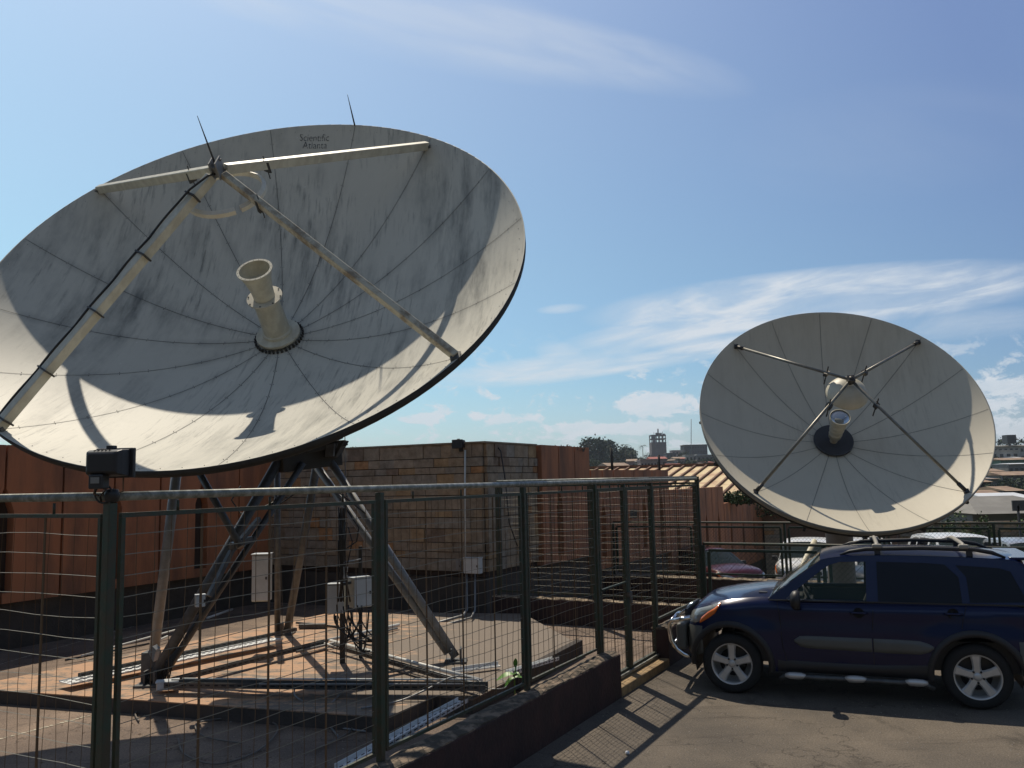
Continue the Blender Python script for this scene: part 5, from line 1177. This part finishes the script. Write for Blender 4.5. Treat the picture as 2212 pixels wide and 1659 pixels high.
def tree(label, loc, hgt, wid, m, seed, n=1400, group=None, name='tree', trunkf=.35, lobes=None, leafk=.07):
    t = thing(name, label, 'tree', loc, 0, group); rnd = random.Random(seed); L_ = lobes
    if L_ is None:
        L_ = [((0, 0, hgt*.62), (wid*.36, hgt*.36)), ((0, 0, hgt*.30), (wid*.44, hgt*.26))]
        for i in range(6): a = i*1.05+rnd.random(); L_.append(((math.cos(a)*wid*.30, math.sin(a)*wid*.30, hgt*.2), (wid*.24, hgt*.2))); L_.append(((math.cos(a)*wid*.27, math.sin(a)*wid*.27, hgt*rnd.uniform(.25, .78)), (wid*rnd.uniform(.19, .28), hgt*rnd.uniform(.14, .22))))
    crown_mesh(L_, n, wid*leafk, seed).build('crown', m, t, world=False, recalc=False)
    tr = MB().tube([(0, 0, -1), (0, 0, hgt*trunkf), (wid*.03, 0, hgt*.62)], [wid*.035, wid*.028, wid*.012], 8)
    for i in range(4): a = i*1.6+seed; tr.tube([(0, 0, hgt*trunkf*.9), (math.cos(a)*wid*.22, math.sin(a)*wid*.22, hgt*.66)], [wid*.018, wid*.006], 5)
    tr.build('trunk', m_trunk, t, world=False); return t
def palm(label, base, hgt, r, seed, m=None, nf=14, group=None):
    t = thing('palm_tree', label, 'tree', base, 0, group); rnd = random.Random(seed); mb = MB()
    for i in range(nf):
        a = 2*math.pi*i/nf+rnd.uniform(-.2, .2); e = rnd.uniform(-.1, 1.1); d = Vector((math.cos(a), math.sin(a), 0)); prev = None
        for k in range(9):
            f = k/8; c = Vector((0, 0, hgt))+d*r*f*math.cos(e*.5)+ZZ*(math.sin(e)*r*.75*f-r*.75*f*f); 
            s_ = Vector((-d.y, d.x, 0)); w = r*.16*math.sin(math.pi*min(.98, f+.08))
            for q in (-1, 1): mb.add([c, c+d*r*.035, c+s_*q*w-ZZ*w*.7+d*r*.08], [(0, 1, 2)])
            if prev is not None: mb.add([prev-s_*r*.008, prev+s_*r*.008, c+s_*r*.008, c-s_*r*.008], [(0, 1, 2, 3)])
            prev = c
    mb.build('crown', m or m_fol, t, world=False, recalc=False); MB().tube([(0, 0, -1), (0, 0, hgt*.5), (0, 0, hgt)], [r*.07, r*.05, r*.045], 8).build('trunk', m_trunk, t, world=False); return t
def at_hill(x, Y): q = P(x, 1000, Y); return Vector((q.x, q.y, terrain(q.x, q.y)))
def zt_(x, y, Y): return P(x, y, Y).z
def tree_px(label, x0, x1, ytop, Y, m, seed, **k):
    b = at_hill((x0+x1)/2, Y); h = zt_((x0+x1)/2, ytop, Y)-b.z; w = (x1-x0)/F_PX*Y; return tree(label, b, h, w, m, seed, **k)
tg = 'trees on the far hillside'
tree_px('broad dark tree mass rising left of the two palms on the hill', 1238, 1332, 942, 400, m_fol, 1, n=6500, leafk=.034)
tree_px('second dark tree between the broad one and the palms', 1305, 1385, 962, 390, m_fol, 2, n=4500, leafk=.036)
palm('tall palm behind the dark trees on the hill', at_hill(1352, 380)+Vector((0, 0, 0)), zt_(1352, 961, 380)-at_hill(1352, 380).z, 3.4, 3)
palm('lower wide palm right of the tall palm', at_hill(1364, 370)+Vector((0, 0, 0)), zt_(1364, 975, 370)-at_hill(1364, 370).z, 4.4, 4)
palm('single slim palm standing alone against the sky', at_hill(1389.5, 520), zt_(1389.5, 963, 520)-at_hill(1389, 520).z, 3.6, 5, nf=18)
for i, (x0, x1, yt, Y, lab) in enumerate(((1366, 1395, 984, 430, 'round bush at the foot of the single palm'), (1385, 1412, 977, 470, 'bushy tree left of the unfinished tower'), (1405, 1440, 990, 380, 'bush in front of the unfinished tower'), (1436, 1465, 985, 400, 'dark bush right of the tower foot'),
        (1462, 1492, 974, 420, 'tree in front of the long flat building'), (1450, 1490, 992, 330, 'dark shrubs above the red roof, left part'), (1485, 1530, 994, 320, 'dark shrubs above the shed roof, right part'), (1515, 1560, 990, 330, 'dark tree beside the edge of the small dish'), (1262, 1300, 990, 300, 'pale lower tree in front of the dark mass'), (1300, 1330, 992, 290, 'small tree left of the pink roofed house'))):
    tree_px(lab, x0, x1, yt, Y, m_fol2 if i in (0, 8, 9) else m_fol, 20+i, n=1100, group=tg, leafk=.045)
for i, (x0, x1, yt, Y, lab) in enumerate(((2150, 2215, 943, 330, 'tree with the water tank behind the white block'), (2115, 2165, 985, 250, 'dark tree at the right dish edge below the white block'), (2160, 2205, 1000, 215, 'round tree between the roofs on the slope'), (2105, 2150, 1020, 165, 'dark tree below the tan roof by the dish edge'), (2150, 2225, 1030, 140, 'wide dark tree above the small tan roof'), (2120, 2170, 1040, 118, 'low dark tree over the rusty roofs'), (2190, 2240, 1046, 108, 'dark tree at the right border above the white roof'))):
    tree_px(lab, x0, x1, yt, Y, m_fol2 if i in (2,) else m_fol, 50+i, n=1200, group=tg, leafk=.045)
def shrub(label, x, y, Y, w, h, m, seed, n=900, leaf=.05):
    q = P(x, y, Y); t = thing('shrub', label, 'shrub', (q.x, q.y, q.z-h)); crown_mesh([((0, 0, h*.55), (w*.4, h*.45)), ((w*.25, 0, h*.4), (w*.28, h*.38)), ((-w*.25, .1, h*.42), (w*.28, h*.36))], n, leaf, seed).build('foliage', m, t, world=False, recalc=False)
    st = MB()
    for i in range(5): a = i*1.3; st.tube([(0, 0, 0), (math.cos(a)*w*.2, math.sin(a)*w*.2, h*.6)], [.02, .008], 5)
    st.build('stem', m_trunk, t, world=False)
shrub('bright shrub right of the dish above the far fence', 2065, 1098, 32, 1.1, 2.2, m_fol3, 71)
shrub('leafy shrub left of the bright one, under the dish rim', 2035, 1104, 31, 1.2, 2.2, m_fol2, 72)
shrub('small bright shrub below the grey roof', 2122, 1108, 33, .9, 2.0, m_fol3, 73)
shrub('shrub at the right border above the far fence', 2200, 1112, 33, 1.0, 2.0, m_fol3, 74)
shrub('creeper spilling over the third step of the orange wall', 1590, 1060, 30.5, 1.0, .55, m_fol2, 75, n=1500)
shrub('dark bush between orange wall and dish edge', 1625, 1050, 34, 1.8, 1.4, m_fol2, 76)
shrub('tuft of leaves above the stone wall left of the floodlight', 761, 965, 17.6, .42, .35, m_fol2, 77, n=260, leaf=.03)
shrub('low weeds growing on top of the first orange step', 1216, 962, 19, .9, .16, m_trunk, 78, n=300, leaf=.03)

# ---------------------------------------------------------------- shed and town
def rust_mat():
    return mat('rusty_sheet', (.66, .52, .30), .75, var=.7, vscale=.9, vcol=(.34, .14, .08), stops=(.36, .54), detail=9)
m_shed = rust_mat(); m_ribd = mat('roof_rib', (.15, .075, .045), .8)
t = thing('shed', 'long shed with ribbed rusty and cream roof behind the orange wall', 'building', (9, 44, -3))
ra_ = P(1262, 1013, 47); rb_ = ra_+Ud*16; rb_.z = ra_.z; ra2 = ra_-Vd*8.5-ZZ*1.75; rb2 = rb_-Vd*8.5-ZZ*1.75
MB().prism([ra_, rb_, rb2, ra2], (0, 0, -.08)).build('roof', m_shed, t)
mb = MB()
for i in range(27): q = Ud*(.3+16*i/27); mb.beam(ra_+q+ZZ*.02, ra2+q+ZZ*.02, .09, .14)
mb.build('roof_rib', m_ribd, t); MB().beam(ra_+ZZ*.06, rb_+ZZ*.06, .35, .12).build('ridge_cap', m_ribd, t)
bk_a, bk_b = ra_+Vd*6-ZZ*1.4, rb_+Vd*6-ZZ*1.4
MB().prism([ra_, rb_, bk_b, bk_a], (0, 0, -.08)).build('roof', m_shed, t)
MB().prism([Vector((p.x, p.y, -3.4)) for p in (ra2+Vd*.6, rb2+Vd*.6, bk_b-Vd*.5, bk_a-Vd*.5)], (0, 0, 4.2)).build('wall', mat('shed_wall', (.20, .12, .08), .9, var=.4, vscale=1), t)
m_cw = mat('cream_wall', (.46, .44, .40), .85, var=.5, vscale=.4, vcol=(.25, .24, .22)); m_pk = mat('pink_wall', (.38, .27, .24), .85, var=.4, vscale=.4)
m_gw = mat('grey_wall', (.20, .19, .18), .9, var=.5, vscale=.4); m_rr = mat('red_roof', (.36, .10, .075), .8, var=.5, vscale=.7); m_tr = mat('tan_roof', (.36, .26, .17), .8, var=.7, vscale=.5, vcol=(.18, .10, .07)); m_wr = mat('white_roof', (.68, .70, .72), .5, var=.3, vscale=.5); m_gyr = mat('grey_roof', (.22, .21, .19), .8, var=.5, vscale=.6); m_wn = mat('dark_window', (.02, .025, .03), .2)
m_dkb = mat('dark_wall', (.06, .06, .068), .9, var=.4, vscale=.3)
def house(label, x0, x1, ytop, Y, yeave=None, wall=None, roof=None, rows=1, cols=4, dep=8, hip=False, flat=False, name='house', yaw=0, over=.5, winh=.45, base=None, cat='building', pitch_back=True):
    xm = (x0+x1)/2; b = at_hill(xm, Y); zt = zt_(xm, ytop, Y); w = (x1-x0)/F_PX*Y; ze = zt_(xm, yeave, Y) if yeave else zt; zb_ = b.z-1 if base is None else base
    t = thing(name, label, cat, (b.x, b.y, zb_), R(yaw)); h = ze-zb_; wall = wall or m_cw; roof = roof or m_tr
    MB().box((0, dep/2, h/2), (w*.94, dep, h)).build('wall', wall, t, world=False)
    if flat: MB().box((0, dep/2, h+.12), (w, dep+over, .24)).build('roof', roof, t, world=False)
    else:
        r = zt-ze; o_ = over
        if hip: pts = [(-w/2, -o_, h), (w/2, -o_, h), (w/2, dep+o_, h), (-w/2, dep+o_, h), (-w*.22, dep/2, h+r), (w*.22, dep/2, h+r)]
        else: pts = [(-w/2, -o_, h), (w/2, -o_, h), (w/2, dep+o_, h), (-w/2, dep+o_, h), (-w/2, dep/2, h+r), (w/2, dep/2, h+r)]
        MB().add(pts, [(0, 1, 5, 4), (2, 3, 4, 5), (1, 2, 5), (3, 0, 4), (3, 2, 1, 0)]).build('roof', roof, t, world=False)
    fh = h/rows if rows else h
    hh = min(h, 3.2*rows); fh = hh/max(1, rows)
    for r_ in range(rows):
        for c_ in range(cols):
            xc = -w*.47+w*.94*(c_+.5)/cols; zc_ = h-fh*(r_+.55); MB().box((xc, -.02, zc_), (w*.94/cols*.5, .12, fh*winh)).build('window', m_wn, t, world=False)
    return t
# unfinished tower with open top storey
Yt = 700; b = at_hill(1425, Yt); s_ = Yt/F_PX; t = thing('unfinished_tower', 'tall unfinished concrete tower block with open frame on top', 'building', (b.x, b.y, b.z)); W_ = 32*s_; Ht = zt_(1425, 955, Yt)-b.z; H1 = zt_(1425, 940, Yt)-b.z
m_tw = mat('tower_concrete', (.16, .13, .125), .95, var=.5, vscale=.15, vcol=(.09, .075, .08))
MB().box((0, 6, Ht/2), (W_, 12, Ht)).build('shaft', m_tw, t, world=False)
for i in range(4): MB().box((-W_*.38+W_*.25*i, -.15, Ht*.46), (W_*.07, .3, Ht*.9)).build('pier', m_tw, t, world=False)
mb = MB(); 
for i in range(5):
    for y in (.4, 11.6): mb.box((-W_/2+.5+(W_-1)*i/4, y, (Ht+H1)/2), (W_*.055, .7, H1-Ht))
for z in (Ht+(H1-Ht)*.48, H1): mb.box((0, 6, z), (W_, 12, .9))
mb.box((-W_*.36, .5, Ht+(H1-Ht)*.72), (W_*.26, .6, (H1-Ht)*.5)).box((-W_*.30, .5, Ht+(H1-Ht)*.15), (W_*.2, .6, (H1-Ht)*.4))
mb.build('open_frame', m_tw, t, world=False)
MB().box((-W_*.08, 4, H1+1.0), (W_*.11, 3, 2.4)).box((W_*.18, 4, H1+.9), (W_*.17, 3, 2.0)).box((W_*.42, 4, H1+.6), (W_*.12, 3, 1.4)).build('roof_block', m_tw, t, world=False)
MB().tube([(W_*.03, 4, H1), (W_*.03, 4, H1+5.5)], .55, 6).tube([(-W_*.25, 4, H1), (-W_*.25, 4, H1+2.6)], .2, 5).tube([(W_*.33, 4, H1), (W_*.33, 4, H1+3)], .2, 5).build('mast', m_tw, t, world=False)
house('long flat dark building right of the unfinished tower', 1478, 1531, 961, 600, None, m_dkb, m_tr, 2, 9, 14, flat=True, over=1, winh=.25)
house('small cream block left of the long dark building', 1452, 1476, 973, 620, None, m_pk, m_gyr, 2, 3, 10, flat=True)
house('low dark block below the tower on its right', 1440, 1462, 979, 560, None, m_dkb, m_gyr, 1, 3, 10, flat=True)
house('white house with two dark windows below the dark building', 1481, 1506, 983, 400, None, m_cw, m_cw, 1, 3, 8, flat=True)
house('long white walled house beside the small dish edge', 1505, 1552, 983, 395, None, m_gw, m_wr, 1, 5, 8, flat=True)
house('long low wall house with cream top under the white ones', 1455, 1482, 986.5, 360, 990, m_cw, m_tr, 1, 3, 8)
house('house with red roof just above the shed ridge', 1441, 1474, 1001, 250, 1007, m_cw, m_rr, 1, 4, 8)
house('pink house with orange roof left of the palms on the slope', 1310, 1362, 999, 260, 1006, m_pk, m_tr, 1, 5, 9, yaw=14)
house('tan roofed house right of the pink one', 1352, 1376, 991, 290, 996, m_pk, m_tr, 1, 2, 9, yaw=-10)
house('unfinished pinkish house with a stepped top', 1383, 1420, 994, 270, None, m_pk, m_pk, 1, 5, 8, flat=True)
house('pink house with red tiles on a higher step', 1404, 1442, 986, 275, 991, m_pk, m_rr, 1, 3, 9)
rod('radio_mast', 'very thin mast rising above the long dark building', 'mast', [at_hill(1493, 560), P(1493, 905, 560)], .22, m_steell, 5)
# more of the hazy hillside, counted from the left in each cluster
rn = random.Random(123); ORD = ('first', 'second', 'third', 'fourth', 'fifth', 'sixth', 'seventh', 'eighth')
def spread(a, b, n): return [a+(b-a)*(i+.5+rn.uniform(-.3, .3))/n for i in range(n)]
wl_ = ((m_cw, 'cream'), (m_pk, 'pink'), (m_gw, 'grey')); rf_ = ((m_tr, 'tan'), (m_gyr, 'grey'), (m_wr, 'white'), (m_rr, 'red'))
for a_, b_, n_, where in ((1372, 1560, 6, 'of six between palms and small dish'), (2118, 2215, 5, 'of five at the right border')):
    for i, x in enumerate(spread(a_, b_, n_)):
        near = a_ < 2000; y = rn.uniform(990, 1006) if near else rn.uniform(985, 1045); Y = 300-(y-990)*4+rn.uniform(0, 30) if near else max(100, 300-(y-985)*3.4); w_ = rn.uniform(10, 18)*(1 if near else 1.6); (mw, cw), (mr2, cr2) = rn.choice(wl_), rn.choice(rf_)
        o = house('small %s house with %s roof, %s %s' % (cw, cr2, ORD[i], where), x-w_/2, x+w_/2, y-4, Y+12, y-1.5, mw, mr2, 1, 3, 7, yaw=rn.uniform(-25, 25)); o['group'] = 'small houses on the hillside'
for a_, b_, n_, where in ((1335, 1560, 8, 'of eight among houses left of the small dish'), (2112, 2220, 6, 'of six among houses at the right border')):
    for i, x in enumerate(spread(a_, b_, n_)):
        near = a_ < 2000; y = rn.uniform(990, 1003) if near else rn.uniform(982, 1052); Y = 310-(y-985)*4+rn.uniform(0, 40) if near else max(85, 300-(y-985)*3.1); w_ = rn.uniform(18, 28)*(1 if near else 1.5)
        tree_px('low bushy tree, %s %s' % (ORD[i], where), x-w_/2, x+w_/2, y-rn.uniform(1, 6), Y, rn.choice([m_fol, m_fol, m_fol2]), 300+i+n_, n=900, group='bushy trees among the hillside houses', leafk=.055)
# right hand slope
house('long white two storey block on the right hand hilltop', 2142, 2290, 960, 320, 963, m_cw, m_gyr, 2, 12, 12, over=1.0, winh=.42)
house('lower white annexe in front of the two storey block', 2125, 2205, 974, 300, None, m_cw, m_cw, 1, 5, 8, flat=True)
o = MB().box(P(2180, 949, 322), (3.4, 3.4, 3.2)).box(P(2180, 956, 322), (.5, .5, 4)).build('water_tank', m_blk); tag(o, 'black water tank above the hilltop block', 'water tank')
house('house with tan roof and green wall on the right slope', 2160, 2235, 988, 235, 993, mat('green_wall', (.06, .14, .09), .8), m_tr, 1, 5, 8)
house('white edged low house under the green walled one', 2176, 2225, 1000, 210, 1002, m_gw, m_wr, 1, 4, 7)
house('tan roofed house touching the dish edge on the slope', 2128, 2168, 1012, 172, 1018, m_gw, m_tr, 1, 4, 8)
house('wide tan roofed house at the right border', 2160, 2245, 1018, 150, 1026, m_gw, m_tr, 1, 5, 8)
house('small house with pale tan roof beside the dish rim', 2110, 2138, 1033, 120, 1041, m_dkb, m_tr, 1, 3, 7)
house('house with a ragged tan roof at the right border', 2163, 2208, 1051, 96, 1060, m_dkb, m_tr, 1, 4, 7)
house('rusty roofed house above the bright white roof', 2095, 2178, 1060, 84, 1073, m_dkb, m_tr, 1, 8, 7)
house('low house with a bright white metal roof', 2130, 2235, 1066, 74, 1078, m_gw, m_wr, 1, 5, 7)
house('big grey hipped roof house just beyond the far fence', 2085, 2330, 1074, 47, 1107, m_gw, m_gyr, 1, 7, 7, hip=True, over=.8)
rn = random.Random(77)
for i, (x, y, Y) in enumerate(((2075, 1062, 100), (2110, 1002, 200), (2060, 1010, 180), (2200, 1008, 190), (2215, 1041, 125))):
    pass
m_p2 = mat('box_sign_back', (.07, .07, .07), .6)
t = thing('street_sign', 'dark square sign panel on a post at the right border', 'sign', (P(2215, 1090, 30).x, 30, -1.6)); q = P(2206, 1092, 30)
MB().box(q, (.62, .06, .36)).build('panel', m_p2, t); MB().box(Vector((q.x-.12, q.y, (q.z-1.6)/2)), (.06, .06, q.z+1.6)).build('post', m_p2, t)
# ---------------------------------------------------------------- light haze in the air
hz = bpy.data.materials.new('haze_air'); hz.use_nodes = True; t_ = hz.node_tree; t_.nodes.remove(t_.nodes['Principled BSDF'])
pv = t_.nodes.new('ShaderNodeVolumePrincipled'); pv.inputs['Color'].default_value = (.78, .87, 1.0, 1); pv.inputs['Density'].default_value = .00022; pv.inputs['Anisotropy'].default_value = .0
t_.links.new(pv.outputs[0], t_.nodes['Material Output'].inputs['Volume'])
o = MB().box((0, 735, 30), (3400, 1700, 76)).build('haze', hz, world=False); o['kind'] = 'stuff'
